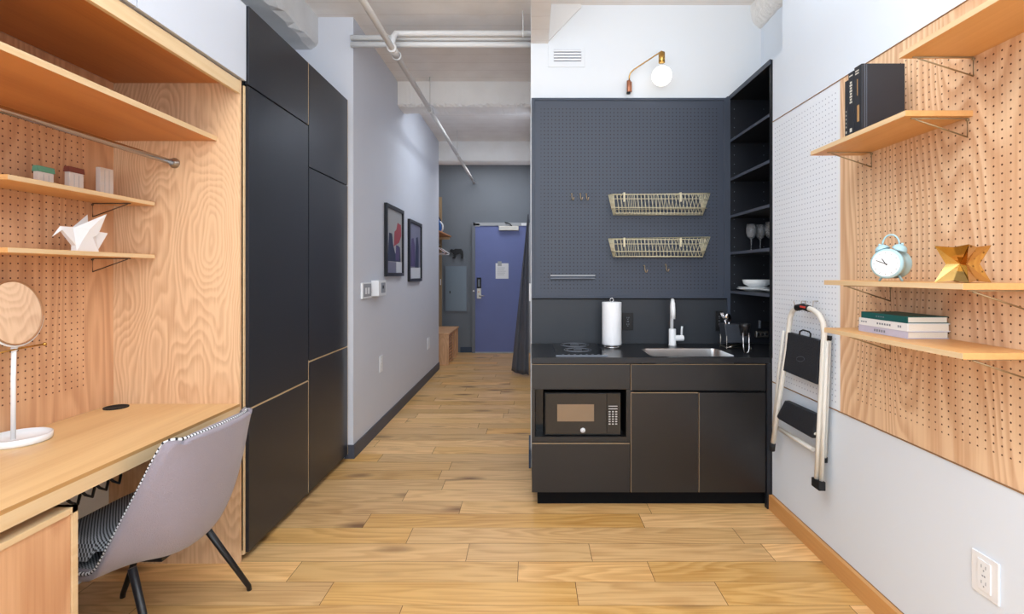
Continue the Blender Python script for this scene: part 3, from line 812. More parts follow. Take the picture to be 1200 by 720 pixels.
# wall lamp
t = thing('wall_lamp', 'brass swing-arm wall lamp with a white globe bulb', 'lamp', (.69, 3.57, 2.62))
a = P(737, 108, 3.56)
MB().cyl((a.x, 3.565, 2.625), (a.x, 3.565, 2.705), .014).cyl((a.x+.012, 3.575, 2.63), (a.x+.012, 3.575, 2.70), .012).build('wall_mount', 'copper', t, bevel=.002)
MB().cyl((a.x-.002, 3.5655, 2.614), (a.x-.002, 3.5655, 2.626), .013).box(a.x-.006, a.x+.006, 3.575, 3.60, 2.65, 2.68).build('mount_cap', 'black_dark', t)
g = P(775.5, 89, 3.42)
tip = (g.x, 3.42, P(0, 60, 3.42).z)
MB().tube([(a.x+.003, 3.565, 2.70), (a.x+.003, 3.562, 2.735), (a.x+.010, 3.558, 2.755), (a.x+.03, 3.55, 2.775), tip, (tip[0]+.004, tip[1], tip[2]-.004)], .0045, 10).build('arm', 'brass', t)
MB().lathe([(0, 0), (.010, 0), (.021, -.004), (.021, -.072), (.018, -.074), (0, -.074)], (g.x, 3.42, tip[2]-.006)).build('socket', 'brass', t)
MB().sphere(g, .0655).build('globe_bulb', 'globe', t)

# vent
t = thing('air_vent', 'white air vent grille high on the kitchen wall', 'vent', (.26, 3.59, 2.812))
BX(.128, .385, 3.594, 3.600, 2.812, 2.972).build('frame', 'kitchen_wall', t, bevel=.002)
BX(.168, .36, 3.592, 3.5945, 2.852, 2.934).build('opening', 'mark_grey', t)
for k in range(4): BX(.168, .36, 3.585, 3.594, 2.856+k*.0205, 2.868+k*.0205).build('slat', 'white_plastic', t)

# crockery in shelving
def stemglass(c, lab, s=1):
    t = MB(); p = [(0, 0), (.030, 0), (.031, .002), (.006, .006), (.0035, .012), (.0035, .075), (.006, .083), (.024, .10), (.033, .125), (.034, .15), (.029, .185)]
    ip = [(.027, .185), (.032, .15), (.031, .125), (.022, .103), (0, .088)]
    t.lathe([(r*s, z*s) for r, z in p+ip], c, seg=20)
    tag(t.build('wine_glass', 'clear_glass'), lab, 'wine glass', 'wine glasses in the kitchen shelving')
zz = 1.5105
for px, Y, lab in ((878, 3.49, 'leftmost of the wine glasses in the black shelving'), (886, 3.50, 'second wine glass from the left in the black shelving'), (893, 3.47, 'third wine glass from the left in the black shelving'), (899, 3.42, 'rightmost wine glass in the black shelving, partly hidden')):
    pass
for (x, y, lab) in ((1.50, 3.47, 'leftmost of the wine glasses in the black shelving'), (1.575, 3.50, 'second wine glass from the left in the black shelving'), (1.61, 3.43, 'third wine glass from the left in the black shelving'), (1.56, 3.32, 'rightmost wine glass in the black shelving, partly cut off')):
    stemglass((x, y, zz), lab)
def plate(c, r, lab, nm='plate'):
    tag(MB().lathe([(0, 0), (r*.55, 0), (r*.6, .004), (r*.95, .014), (r, .018), (r*.98, .02), (r*.6, .009), (0, .007)], c).build(nm, 'ceramic'), lab, nm)
plate((1.51, 3.43, 1.2435), .118, 'white plate at the bottom of the stack in the shelving')
plate((1.515, 3.43, 1.2525), .115, 'upper white plate under the bowls in the shelving')
plate((1.54, 3.17, 1.2435), .115, 'white plate nearer the front in the shelving')
def bowl(c, r, h, lab):
    tag(MB().lathe([(0, 0), (r*.5, 0), (r*.55, .004), (r*.9, h*.45), (r, h), (r*.96, h), (r*.85, h*.45), (r*.45, .008), (0, .008)], c).build('bowl', 'ceramic'), lab, 'bowl', 'white bowls on the plates')
bowl((1.52, 3.43, 1.268), .092, .052, 'white bowl on the stacked plates in the shelving')
bowl((1.58, 3.21, 1.262), .075, .05, 'white bowl at the right edge of the shelving')

# ------------------------------------------------------------------ pipes
t = thing('ceiling_pipe', 'white pipe across the hall ceiling with an elbow at its left end', 'pipe', (-.5, 3.68, 3.087))
xe = (462-621)/600*3.62
MB().tube([(xe-.01, 3.60, 2.95), (xe-.01, 3.62, 3.03), (xe-.0, 3.655, 3.075), (xe+.035, 3.68, 3.088), (.006, 3.68, 3.088)], .021, 14).build('tube', 'white_pipe', t)
MB().tube([(-.055, 3.68, 3.088), (-.045, 3.68, 3.088)], .027, 12).tube([(-.05, 3.68, 3.088), (-.05, 3.68, CE)], .004, 6).build('clamp', 'white_pipe', t)
for z, y, lab in ((3.081, 3.735, 'upper of the paired white pipes crossing the hall ceiling'), (3.031, 3.735, 'lower of the paired white pipes crossing the hall ceiling')):
    tag(MB().tube([(-1.305, y, z), (.05 if False else .006, y, z)], .021, 14).build('ceiling_pipe', 'white_pipe'), lab, 'pipe', 'paired pipes across the hall')
px_ = -.959
t = thing('sprinkler_pipe', 'long pale pipe running down the hallway below the ceiling', 'pipe', (px_, 3.5, 2.93))
MB().tube([(px_, -2.5, 2.93), (px_, 8.84, 2.93)], .021, 14).build('tube', 'grey_pipe', t)
MB().tube([(px_, 3.56, 2.93), (px_, 3.68, 2.93)], .029, 14).tube([(px_, 3.55, 2.93), (px_, 3.565, 2.93)], .033, 14).tube([(px_, 3.68, 2.93), (px_, 3.695, 2.93)], .033, 14).build('tee', 'white_pipe', t)
for yy in (4.9, 6.75):
    MB().tube([(px_, yy, 2.93), (px_, yy+.03, 2.93)], .028, 12).tube([(px_, yy+.01, 2.945), (px_, yy+.01, CE)], .005, 6).build('hanger', 'grey_pipe', t)
t = MB()
prof = []
bm = t.bm; rings = []
for i in range(46):
    y = 3.60-i*.05
    c = P(889.5, 18, 3.6); ring = []
    for k in range(28):
        a = 2*pi*k/28; j = 1+random.uniform(-.05, .05)
        ring.append(bm.verts.new((c.x+.02+cos(a)*.082*j, y, c.z+.035+sin(a)*.125*j)))
    rings.append(ring)
for A, B in zip(rings, rings[1:]):
    for k in range(28): f = bm.faces.new((A[k], A[(k+1) % 28], B[(k+1) % 28], B[k])); f.smooth = True
tag(t.build('duct', 'duct_wrap'), 'lumpy white wrapped duct at the upper right near the ceiling', 'duct')

# ------------------------------------------------------------------ hallway items
def picture(y0, y1, z0, z1, lab, bg, shapes):
    t = thing('framed_picture', lab, 'picture', (-1.29, (y0+y1)/2, z0))
    w = .032
    MB().box(-1.299, -1.272, y0, y1, z0, z0+w).box(-1.299, -1.272, y0, y1, z1-w, z1).box(-1.299, -1.272, y0, y0+w, z0+w, z1-w).box(-1.299, -1.272, y1-w, y1, z0+w, z1-w).build('frame', 'frame_black', t)
    o = BX(-1.298, -1.288, y0+w, y1-w, z0+w, z1-w).build('print', bg, t)
    W = y1-y0-2*w; Hh = z1-z0-2*w
    for k, (mat, pts) in enumerate(shapes):
        MB().prism([(-1.288, y0+w+u*W, z0+w+v*Hh) for u, v in pts], (.0006+.0003*k, 0, 0)).build('painted_shape', mat, o)
picture(4.56, 5.18, 1.337, 1.995, 'black-framed picture nearer the camera, with a red patch', 'art_bg_a', [
    ('art_bg_b', [(0, 0), (.6, 0), (.6, .17), (0, .17)]), ('art_white', [(.62, 0), (1, 0), (1, .18), (.62, .18)]),
    ('art_navy', [(.10, .18), (.9, .18), (.86, .42), (.7, .45), (.55, .30), (.4, .46), (.34, .62), (.16, .62), (.12, .4)]),
    ('art_red', [(.45, .42), (.8, .50), (.95, .62), (.92, .80), (.70, .82), (.62, .70), (.5, .66)]), ('art_violet', [(.55, .2), (.8, .2), (.82, .42), (.6, .45)])])
picture(5.435, 6.05, 1.275, 1.945, 'black-framed picture farther down the hall, with violet figures', 'art_bg_b', [
    ('art_white', [(0, 0), (1, 0), (1, .21), (0, .19)]),
    ('art_violet', [(.12, .22), (.5, .22), (.48, .6), (.36, .74), (.2, .72), (.14, .5)]), ('art_navy', [(.5, .2), (.82, .2), (.84, .6), (.74, .78), (.6, .76), (.52, .5)])])
# thermostats
t = thing('thermostat', 'flat white wall thermostat with a grey screen, nearer the camera', 'thermostat', (-1.295, 4.05, 1.16))
BX(-1.30, -1.284, 3.93, 4.155, 1.165, 1.29).build('case', 'white_plastic', t, bevel=.003)
BX(-1.2845, -1.2832, 3.955, 4.14, 1.18, 1.28).build('screen', 'thermo_grey', t)
MB().box(-1.2833, -1.2826, 3.99, 4.03, 1.20, 1.25).box(-1.2833, -1.2826, 4.05, 4.10, 1.20, 1.25).box(-1.2826, -1.282, 4.06, 4.09, 1.21, 1.225).build('buttons', 'white_plastic', t)
t = thing('thermostat', 'thicker white wall control box beside the flat thermostat', 'thermostat', (-1.28, 4.3, 1.17))
BX(-1.30, -1.235, 4.19, 4.40, 1.175, 1.305).build('case', 'white_plastic', t, bevel=.004)
BX(-1.236, -1.2335, 4.25, 4.37, 1.20, 1.285).build('face_plate', 'thermo_grey', t)
BX(-1.2345, -1.232, 4.29, 4.32, 1.235, 1.262).build('sensor', 'black_dark', t)
outlet((-1.30, 4.46, .505), '+X', .09, .14, 'white outlet low on the hallway wall, nearer the camera', 'white_plastic', 'thermo_grey')
outlet((-1.30, 6.55, .40), '+X', .16, .145, 'white outlet low on the hallway wall near its far end', 'white_plastic', 'thermo_grey')
outlet((1.40, 1.570, .368), '-X', .094, .127, 'white outlet low on the right wall above the wooden baseboard', 'white_gloss', 'thermo_grey')
tag(BX(-.006, .006, 3.72, 3.80, 1.16, 1.29).build('light_switch', 'white_gloss', bevel=.002), 'white light switch seen edge-on beside the slate pegboard', 'switch')

# front door
DY = 8.84
def dx(x): return (x-621)/600*DY
def dz(y): return 1.36-(y-321)/600*DY
d = struct(BX(dx(557.3), -.03, DY-.045, DY-.005, .004, dz(265)).build('door_1', 'door_blue', bevel=.002))
MB().box(dx(553.5), dx(557.3), DY-.06, DY, 0, dz(261.5)).build('door_jamb', 'frame_grey', d)
MB().box(dx(555), -.005, DY-.06, DY, dz(265), dz(261.5)).box(-.03, .005, DY-.06, DY, 0, dz(261.5)).build('door_header', 'frame_light', d)
MB().box(dx(557.3), -.03, DY-.07, DY-.02, 0, .018).build('threshold', 'frame_light', d)
o = BX(dx(559.3), dx(564.3), DY-.075, DY-.045, dz(338), dz(325.5)).build('lock_reader', 'black_dark', d, bevel=.004)
BX(dx(560.8), dx(562.8), DY-.0765, DY-.075, dz(336), dz(327.5)).build('reader_window', 'frame_grey', o)
o = BX(dx(559.3), dx(564.3), DY-.07, DY-.045, dz(350), dz(338)).build('lock_plate', 'satin_metal', d, bevel=.003)
MB().tube([(dx(562), DY-.07, dz(346.8)), (dx(562), DY-.10, dz(346.8)), (dx(564), DY-.105, dz(346.8)), (dx(568.5), DY-.105, dz(346.5))], .009, 8).build('door_handle', 'satin_metal', d)
MB().cyl((dx(561.5), DY-.07, dz(342)), (dx(561.5), DY-.085, dz(342)), .012).build('key_cylinder', 'copper', d)
MB().cyl((dx(555.6), DY-.06, dz(341)), (dx(555.6), DY-.08, dz(341)), .014).build('strike', 'white_plastic', d)
BX(dx(585), dx(608), DY-.11, DY-.045, dz(270.8), dz(265.6)).build('door_closer', 'satin_metal', d, bevel=.004)
MB().tube([(dx(600), DY-.10, dz(265.5)), (dx(598), DY-.13, dz(263.5)), (dx(592), DY-.07, dz(261.2))], .010, 6).build('closer_arm', 'black_dark', d)
MB().box(dx(557.5), dx(562.5), DY-.06, DY-.045, dz(265.6), dz(262.5)).box(dx(611), dx(617), DY-.066, DY-.058, dz(265), dz(262)).build('door_bracket', 'white_plastic', d)
t = thing('door_notice', 'white printed notice taped to the blue front door', 'notice', (dx(588.5), DY-.048, dz(327)))
BX(dx(581), dx(596), DY-.0475, DY-.0455, dz(326.8), dz(308.8)).build('sheet', 'paper', t)
m = MB()
for k in range(6):
    if k != 0: m.box(dx(583), dx(593-(k % 3)), DY-.0482, DY-.0475, dz(312.3+k*2), dz(311.9+k*2))
m.build('print_lines', 'frame_light', t)
tag(BX(dx(583.5), dx(588), DY-.0487, DY-.0476, dz(312), dz(306.5)).build('small_note', 'frame_light'), 'small grey slip overlapping the notice on the blue door', 'note')
# electrical panel
t = thing('electrical_panel', 'grey metal electrical panel on the entry wall', 'electrical panel', (-1.28, 8.83, .697))
BX(-1.475, dx(548), 8.822, 8.84, dz(366), dz(311)).build('cover', 'frame_grey', t, bevel=.003)
o = BX(-1.455, dx(546.8), 8.814, 8.822, dz(364.6), dz(312.4)).build('panel_door', 'panel_grey', t, bevel=.002)
BX(dx(527), dx(528.2), 8.808, 8.814, dz(344), dz(341)).build('latch', 'black_dark', o)
# bear silhouette hook
pts = [(527.5, 293.5), (529.5, 292), (532, 293), (534, 291.8), (538, 292), (541, 292), (543, 295), (543.4, 299), (543, 303.3), (540.6, 303.3), (541, 300), (539.5, 297.8), (535.5, 298.5), (534.5, 300), (534, 303), (530.5, 303.2), (530.6, 302), (532.3, 301), (532, 298.5), (530.5, 296.5), (528, 295.6)]
tag(MB().prism([(dx(x), 8.80, dz(y)) for x, y in pts], (0, .038, 0)).build('animal_hook', 'black_metal'), 'black bear-shaped wall hook above the electrical panel', 'hook')
# closet alcove
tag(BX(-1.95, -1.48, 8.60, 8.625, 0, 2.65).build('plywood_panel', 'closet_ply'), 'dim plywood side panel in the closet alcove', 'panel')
tag(BX(-1.505, -1.495, 8.588, 8.60, 1.17, 1.27).build('light_switch', 'white_plastic'), 'small white switch on the closet panel', 'switch')
t = thing('closet_shelf', 'wooden closet shelf at the end of the hall holding the iron', 'shelf', (-1.6, 8, 1.973))
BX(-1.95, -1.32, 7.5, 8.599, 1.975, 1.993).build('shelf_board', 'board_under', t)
BX(-1.95, -1.345, 8.56, 8.599, 1.935, 1.974).build('cleat', 'ply_edge', t)
t = thing('iron', 'blue and white clothes iron standing upright on the closet shelf', 'iron', (-1.40, 8.0, 1.993))
ic = P(516.5, 260, 8.0)
def ix(u, v): return (ic.x+u, 8.0, 1.994+v)
MB().prism([(ic.x-.10, 8.02, 1.994), (ic.x+.02, 8.02, 1.994), (ic.x+.03, 8.02, 2.06), (ic.x, 8.02, 2.20), (ic.x-.035, 8.02, 2.27), (ic.x-.07, 8.02, 2.20), (ic.x-.105, 8.02, 2.06)], (0, .02, 0)).build('soleplate', 'black_metal', t, bevel=.004)
MB().prism([(ic.x-.085, 7.96, 1.996), (ic.x+.01, 7.96, 1.996), (ic.x+.02, 7.96, 2.06), (ic.x-.005, 7.96, 2.17), (ic.x-.035, 7.96, 2.23), (ic.x-.06, 7.96, 2.17), (ic.x-.09, 7.96, 2.06)], (0, .06, 0)).build('body', 'iron_blue', t, bevel=.012, bseg=3)
MB().tube([(ic.x+.02, 7.95, 2.01), (ic.x+.045, 7.93, 2.06), (ic.x+.04, 7.93, 2.12), (ic.x+.0, 7.95, 2.17)], .012, 8).build('handle', 'white_plastic', t)
t = thing('hanging_rod', 'thin rod carrying clothes hangers under the closet shelf', 'rail', (-1.51, 8, 1.84))
MB().tube([(-1.51, 7.5, 1.845), (-1.51, 8.59, 1.845)], .011, 10).build('rod', 'satin_metal', t)
MB().tube([(-1.51, 7.6, 1.845), (-1.51, 7.6, 1.975)], .006, 8).build('rod_support', 'satin_metal', t)
def hanger(y, mat, lab, rot, w=.21):
    t = thing('clothes_hanger', lab, 'hanger', (-1.51, y, 1.845), 'hangers in the closet alcove')
    ca, sa = cos(rot), sin(rot)
    def q(u, v): return (-1.51+u*ca, y+u*sa, 1.845+v)
    MB().tube([q(.02, .0), q(.016, .013), q(0, .02), q(-.016, .012), q(-.016, 0), q(0, -.02), q(0, -.05)], .0025, 6).build('hook', 'chrome', t)
    m = MB(); m.tube([q(0, -.05), q(w*.5, -.09), q(w, -.16), q(w*.97, -.175), q(-w*.97, -.175), q(-w, -.16), q(-w*.5, -.09)], .007, 8, closed=True)
    m.build('hanger_body', mat, t)
hanger(7.85, 'hanger_pink', 'pale pink clothes hanger nearest in the closet alcove', .15)
hanger(8.05, 'hanger_wood', 'dark brown clothes hanger in the middle of the closet rod', -.1)
hanger(8.25, 'white_plastic', 'white clothes hanger farthest back on the closet rod', .05)
# bench
t = thing('storage_bench', 'slatted light wood storage bench at the end of the hall', 'bench', (-1.47, 8.1, 0))
BX(-1.78, -1.19, 7.585, 8.59, .455, .478).build('bench_top', 'bench_wood', t, bevel=.003)
BX(-1.78, -1.205, 7.60, 7.622, .0, .455).build('end_panel', 'bench_wood', t)
BX(-1.78, -1.205, 8.56, 8.582, .0, .455).build('end_panel', 'bench_wood', t)
BX(-1.78, -1.24, 7.622, 8.56, .02, .04).build('bottom_board', 'bench_wood', t)
BX(-1.30, -1.29, 7.63, 8.55, .04, .455).build('inner_panel', 'box_brown', t)
for ya in (8.02, 8.30): BX(-1.28, -1.205, ya, ya+.08, 0, .455).build('post', 'bench_wood', t)
for k in range(9): BX(-1.235, -1.212, 7.622, 8.02, .03+k*.047, .055+k*.047).build('slat', 'bench_wood', t)
# curtain
m = MB(); bm = m.bm; nu, nv = 40, 30; G = []
for j in range(nv+1):
    v = j/nv; row = []
    z = 2.14-v*2.12
    wid = .012+.225*v
    for i in range(nu+1):
        u = i/nu
        fold = sin(u*pi*4+v*1.2)*(.010+.03*v)
        row.append(bm.verts.new((-.018-wid*u, 6.72+.30*u*v+fold, z+.01*sin(u*9)*v)))
    G.append(row)
for j in range(nv):
    for i in range(nu):
        f = bm.faces.new((G[j][i], G[j][i+1], G[j+1][i+1], G[j+1][i])); f.smooth = True
o = m.build('curtain', 'curtain'); tag(o, 'dark grey curtain gathered against the right side of the hall', 'curtain')
sm = o.modifiers.new('s', 'SOLIDIFY'); sm.thickness = .004

# ------------------------------------------------------------------ small objects on niche shelves
def little_house(x0, x1, yt, yb, Xc, mat, roof, lab, roof_h=.010):
    f = 1/600
    def Y(px): return -Xc*600/(621-px)
    ya, yb_ = Y(x0), Y(x1); z0 = 1.694
    ztop = 1.36+(321-yt)/600*((ya+yb_)/2)
    t = thing('toy_house', lab, 'ornament', (Xc-.02, (ya+yb_)/2, z0))
    zr = ztop-(.022 if roof else 0)
    ya += .02
    BX(Xc-.02, Xc, ya, yb_, z0+.0003, zr).build('block', mat, t, bevel=.001)
    if roof: MB().prism([(Xc+.003, ya-.003, zr), (Xc-.023, ya-.003, zr), (Xc-.021, ya-.001, ztop), (Xc-.002, ya-.001, ztop)], (0, yb_-ya+.006, 0)).build('roof', roof, t)
    m = MB()
    for k in range(2):
        yy = ya+(yb_-ya)*(k+1)/3; m.box(Xc, Xc+.0005, yy-.0004, yy+.0004, z0+.012, zr-.008)
    m.build('engraved_lines', 'panel_grey', t)
little_house(39, 63, 195, 213, -1.84, 'box_pale', 'box_green', 'small pale block house with a green roof on the niche shelf')
little_house(76, 98, 196, 220, -1.84, 'box_pale', 'box_brown', 'small pale block house with a dark red roof on the niche shelf')
little_house(113, 133, 197, 226, -1.84, 'box_pale', None, 'tall plain pale block without roof on the niche shelf')
# crane
Xc = -1.83
def cr(x, y, dX=0):
    Y = -Xc*600/(621-x); Yr = Y
    return (Xc+dX, Yr, 1.36-(y-321)/600*Yr)
t = thing('origami_bird', 'white origami bird ornament on the lower niche shelf', 'ornament', (Xc, 2.08, 1.449))
zb = 1.4492
def crb(x, dX):
    p = cr(x, 293, dX); return (p[0], p[1], zb)
bL, bR = crb(86.4, 0), crb(112.7, 0)
V = [crb(86.4, .012), crb(112.7, .012), crb(86.4, -.012), crb(112.7, -.012), cr(85.4, 266.3), cr(110.7, 270.6), cr(98, 268, .022), cr(98, 268, -.022)]
MB().faces(V, [(0, 1, 6), (3, 2, 7), (0, 6, 4), (2, 4, 7), (1, 5, 6), (3, 7, 5), (4, 6, 5), (4, 5, 7), (0, 2, 3, 1), (0, 4, 2), (1, 3, 5)]).build('body', 'crane_white', t)
for sgn, tipx, tipy in ((1, 119, 251), (-1, 108.8, 251.5)):
    a = cr(85.4, 267, .004*sgn); b = cr(tipx, tipy, .022*sgn); c_ = cr(109.5, 275, .02*sgn); e = cr(90, 287, .014*sgn)
    MB().faces([a, b, c_, e, cr(99, 268, .024*sgn), cr(98, 283, .010*sgn)], [(0, 1, 4), (4, 1, 2), (0, 4, 3), (4, 2, 3), (0, 3, 5), (3, 2, 5), (0, 5, 1), (5, 2, 1)]).build('wing', 'crane_white', t)
MB().faces([cr(60.5, 278), cr(70, 265, .001), cr(71, 269.5, .006), cr(71, 269.5, -.006), cr(85.4, 266.3), cr(88, 290, .010), cr(88, 290, -.010)],
           [(0, 1, 2), (0, 3, 1), (0, 2, 3), (1, 4, 2), (1, 3, 4), (2, 4, 5), (3, 6, 4), (2, 5, 6, 3), (4, 6, 5)]).build('neck', 'crane_white', t)
MB().faces([cr(107, 270.3), cr(126.3, 273.5), cr(112.7, 293, .008), cr(112.7, 293, -.008), cr(104, 285, .012), cr(104, 285, -.012)],
           [(0, 1, 2, 4), (0, 5, 3, 1), (1, 3, 2), (0, 4, 5), (2, 3, 5, 4)]).build('tail', 'crane_white', t)
# table mirror
t = thing('table_mirror', 'round tilting mirror on a white stand with tray base', 'mirror', (-1.85, 1.85, .75))
mc = (-1.853, 1.855)
MB().lathe([(0, .7503), (.088, .7503), (.093, .756), (.094, .775), (.090, .777), (.088, .762), (0, .760)], (mc[0], mc[1], 0), seg=40).build('base_tray', 'white_gloss', t)
pole = (-1.872, 1.855)
MB().tube([(pole[0]-.0, pole[1], .758), (pole[0], pole[1], .97), (pole[0]+.003, pole[1], 1.125)], .0075, 12).build('pole', 'white_gloss', t)
zc = P(0, 409.5, 1.85).z
MB().tube([(pole[0]+.002, pole[1]-.13, zc-.012), (pole[0]+.012, pole[1]-.0, zc), (pole[0]+.03, pole[1]+.085, zc+.006)], .0032, 8).sphere((pole[0]+.031, pole[1]+.088, zc+.006), .007, 12, 8).build('cross_bar', 'brass', t)
MB().sphere((pole[0]+.004, pole[1], zc+.001), .011, 12, 8).build('joint', 'white_gloss', t)
nv_ = Vector((.985, .10, .10)).normalized()
hc = Vector((pole[0]+.004, pole[1], P(0, 367, 1.85).z))
MB().lathe([(0, -.010), (.112, -.010), (.118, -.006), (.118, .006), (.113, .006), (.112, .002), (0, .002)], hc, nv_, 48).build('mirror_rim', 'mirror_back', t)
MB().lathe([(0, .0022), (.1125, .0022), (.1125, .0035), (0, .0035)], hc, nv_, 48, smooth=False).build('mirror_glass', 'mirror', t)
u_ = Vector((0, 0, 1))-nv_*nv_.z; u_.normalize(); w_ = nv_.cross(u_)
MB().tube([hc+(u_*cos(a)+w_*sin(a))*.121 for a in [pi*(.55+.9*k/16) for k in range(17)]], .004, 8).build('yoke', 'white_gloss', t)

# ------------------------------------------------------------------ right wall shelf objects
# clock
t = thing('alarm_clock', 'pale blue twin-bell alarm clock on the right wall shelf', 'clock', (1.25, 1.78, 1.334))
nn = Vector((-.86, -.51, 0)).normalized(); side = Vector((nn.y, -nn.x, 0))*-1   # side: to the viewer's right of the face
side = Vector((-nn.y, nn.x, 0)); 
if side.x < 0: side = -side
fc = P(1038.5, 309, 1.745)
fc = Vector((fc.x, fc.y, 1.3945)); up = Vector((0, 0, 1))
MB().lathe([(.044, .002), (.050, 0), (.0515, -.006), (.050, -.012), (.047, -.016), (.046, -.052), (.050, -.058), (.051, -.064), (.046, -.070), (0, -.072)], fc, nn, 40).build('case', 'clock_blue', t)
dial = MB().lathe([(0, .0022), (.0435, .0022), (.0435, .0034), (0, .0034)], fc, nn, 40, smooth=False).build('dial', 'clock_face', t)
def onface(a, r, d=.0040): return fc+nn*d+(side*sin(a)+up*cos(a))*r
m = MB()
for k in range(12):
    a = k*pi/6; m.tube([onface(a, .034), onface(a, .039)], .0009, 5)
m.build('hour_marks', 'mark_grey', dial)
ah = math.atan2(-31, 45); am = math.atan2(-79, 31)
MB().tube([onface(ah+pi, .006, .0045), onface(ah, .020, .0045)], .0014, 6).build('hour_hand', 'black_metal', dial)
MB().tube([onface(am+pi, .006, .0055), onface(am, .031, .0055)], .0011, 6).build('minute_hand', 'black_metal', dial)
mid = fc-nn*.032
for sgn in (-1, 1):
    ax = (up*.9+side*sgn*.42).normalized(); bc = mid+side*sgn*.026+up*.047
    MB().lathe([(.0, .019), (.010, .0175), (.018, .012), (.0225, .003), (.0235, 0), (.021, 0), (.016, .009), (0, .015)], bc, ax, 24).cyl(bc-ax*.012, bc+ax*.02, .003, 8).sphere(bc+ax*.021, .0045, 10, 8).build('bell', 'clock_blue', t)
    ft = fc-nn*.03+side*sgn*.036; ft.z = 1.3345
    MB().tube([mid+side*sgn*.024-up*.040, ft], [.0045, .0035], 10).build('foot', 'clock_blue', t)
MB().tube([mid+side*.026*cos(a)+up*(.066+.034*sin(a)) for a in [pi*k/12 for k in range(13)]], .0028, 8).build('carry_handle', 'clock_blue', t)
# gold star
N_, Rr, Ff, Ll = (1.222, 1.425), (1.33, 1.475), (1.305, 1.565), (1.197, 1.515)
cx = sum(p[0] for p in (N_, Rr, Ff, Ll))/4; cy = sum(p[1] for p in (N_, Rr, Ff, Ll))/4; z0 = 1.3345; hh = .108
cor = [N_, Rr, Ff, Ll]; V = []; F = []
for z in (z0, z0+hh): V += [(p[0], p[1], z) for p in cor]
def lerp(p, k): return (cx+(p[0]-cx)*k, cy+(p[1]-cy)*k)
for p in cor: q = lerp(p, .60); V.append((q[0], q[1], z0+hh/2))        # 8..11 waist corners
for i in range(4):
    a, b = cor[i], cor[(i+1) % 4]; q = lerp(((a[0]+b[0])/2, (a[1]+b[1])/2), .26); V.append((q[0], q[1], z0+hh/2))   # 12..15 face centres
for z in (z0+.03, z0+hh-.03): V.append((cx, cy, z))                 # 16,17
for i in range(4):
    a, b = cor[i], cor[(i+1) % 4]
    for z, dz_ in ((z0, .006), (z0+hh, -.006)):
        q = lerp(((a[0]+b[0])/2, (a[1]+b[1])/2), .80); V.append((q[0], q[1], z+dz_))   # 18+2i bottom, 19+2i top
for i in range(4):
    j = (i+1) % 4; B = 18+2*i; T = 19+2*i; fcn = 12+i
    F += [(i, B, fcn), (B, j, fcn), (j, 8+j, fcn), (8+j, 4+j, fcn), (4+j, T, fcn), (T, 4+i, fcn), (4+i, 8+i, fcn), (8+i, i, fcn)]
    F += [(i, 16, B), (B, 16, j), (4+i, T, 17), (T, 4+j, 17)]
tag(MB().faces(V, F).build('star_sculpture', 'gold'), 'faceted polished gold star ornament on the right wall shelf', 'ornament')
# lying books
def lying(z, th, x0, x1, y0, y1, cover, lab, marks):
    t = thing('book', lab, 'book', ((x0+x1)/2, (y0+y1)/2, z), 'books stacked on the lowest right shelf')
    BX(x0+.004, x1-.003, y0+.003, y1-.003, z+.0025, z+th-.0025).build('page_block', 'pages', t)
    MB().box(x0, x1, y0, y1, z, z+.0025).box(x0, x1, y0, y1, z+th-.0025, z+th).box(x0, x0+.004, y0, y1, z+.0025, z+th-.0025).build('cover', cover, t)
    m = MB()
    for a, b, hgt in marks:
        yy = y1-a*(y1-y0)
        n = max(2, int((b-a)*22))
        for k in range(n):
            ya = y1-(a+(b-a)*k/n)*(y1-y0); m.box(x0-.0004, x0, ya-(b-a)/n*.6*(y1-y0), ya, z+th*(.5-hgt/2), z+th*(.5+hgt/2))
    m.build('spine_lettering', 'mark_grey', t)
lying(1.1434, .0245, 1.252, 1.392, 1.700, 1.950, 'book_lavender', 'lavender book at the bottom of the lying stack', [(.35, .6, .35)])
lying(1.1682, .0265, 1.250, 1.392, 1.695, 1.945, 'book_white', 'white book in the middle of the lying stack', [(.05, .2, .2), (.4, .7, .25), (.82, .9, .3)])
lying(1.195, .0225, 1.252, 1.390, 1.700, 1.935, 'book_teal', 'dark teal book on top of the lying stack', [(.35, .55, .18)])
def standing(y0, y1, z1, x0, x1, lab, marks, tilt=0):
    z0 = 1.8765
    t = thing('book', lab, 'book', ((x0+x1)/2, (y0+y1)/2, z0), 'black books standing on the right shelf')
    BX(x0+.004, x1-.004, y0+.003, y1-.003, z0+.003, z1-.003).build('page_block', 'pages', t)
    MB().box(x0+.003, x1, y0, y0+.003, z0, z1).box(x0+.003, x1, y1-.003, y1, z0, z1).box(x0, x0+.004, y0+.001, y1-.001, z0, z1).build('cover', 'book_black', t, bevel=.0012)
    MB().box(x0+.010, x0+.012, y0-.0004, y0, z0+.002, z1-.002).box(x0+.017, x0+.0185, y0-.0004, y0, z0+.002, z1-.002).build('hinge_groove', 'book_line', t)
    for mat, pts in marks:
        m = MB()
        for (u, a, b, w) in pts:
            yc = y0+(y1-y0)*u; m.box(x0-.0004, x0, yc-w/2, yc+w/2, z0+(z1-z0)*a, z0+(z1-z0)*b)
        m.build('spine_lettering', mat, t)
standing(1.836, 1.880, 2.115, 1.190, 1.345, 'thick black book nearest the camera on the right shelf', [('book_letter', [(.6, .88, .90, .02), (.6, .92, .94, .02)]), ('book_gold', [(.55, .55, .80, .004), (.45, .15, .40, .012)])])
standing(1.8815, 1.915, 2.108, 1.190, 1.335, 'black book with white vertical lettering in the middle of the standing row', [('book_letter', [(.5, .5+.045*k, .53+.045*k, .010 if k % 2 else .014) for k in range(8)]+[(.5, .04, .10, .012), (.5, .93, .95, .02)])])
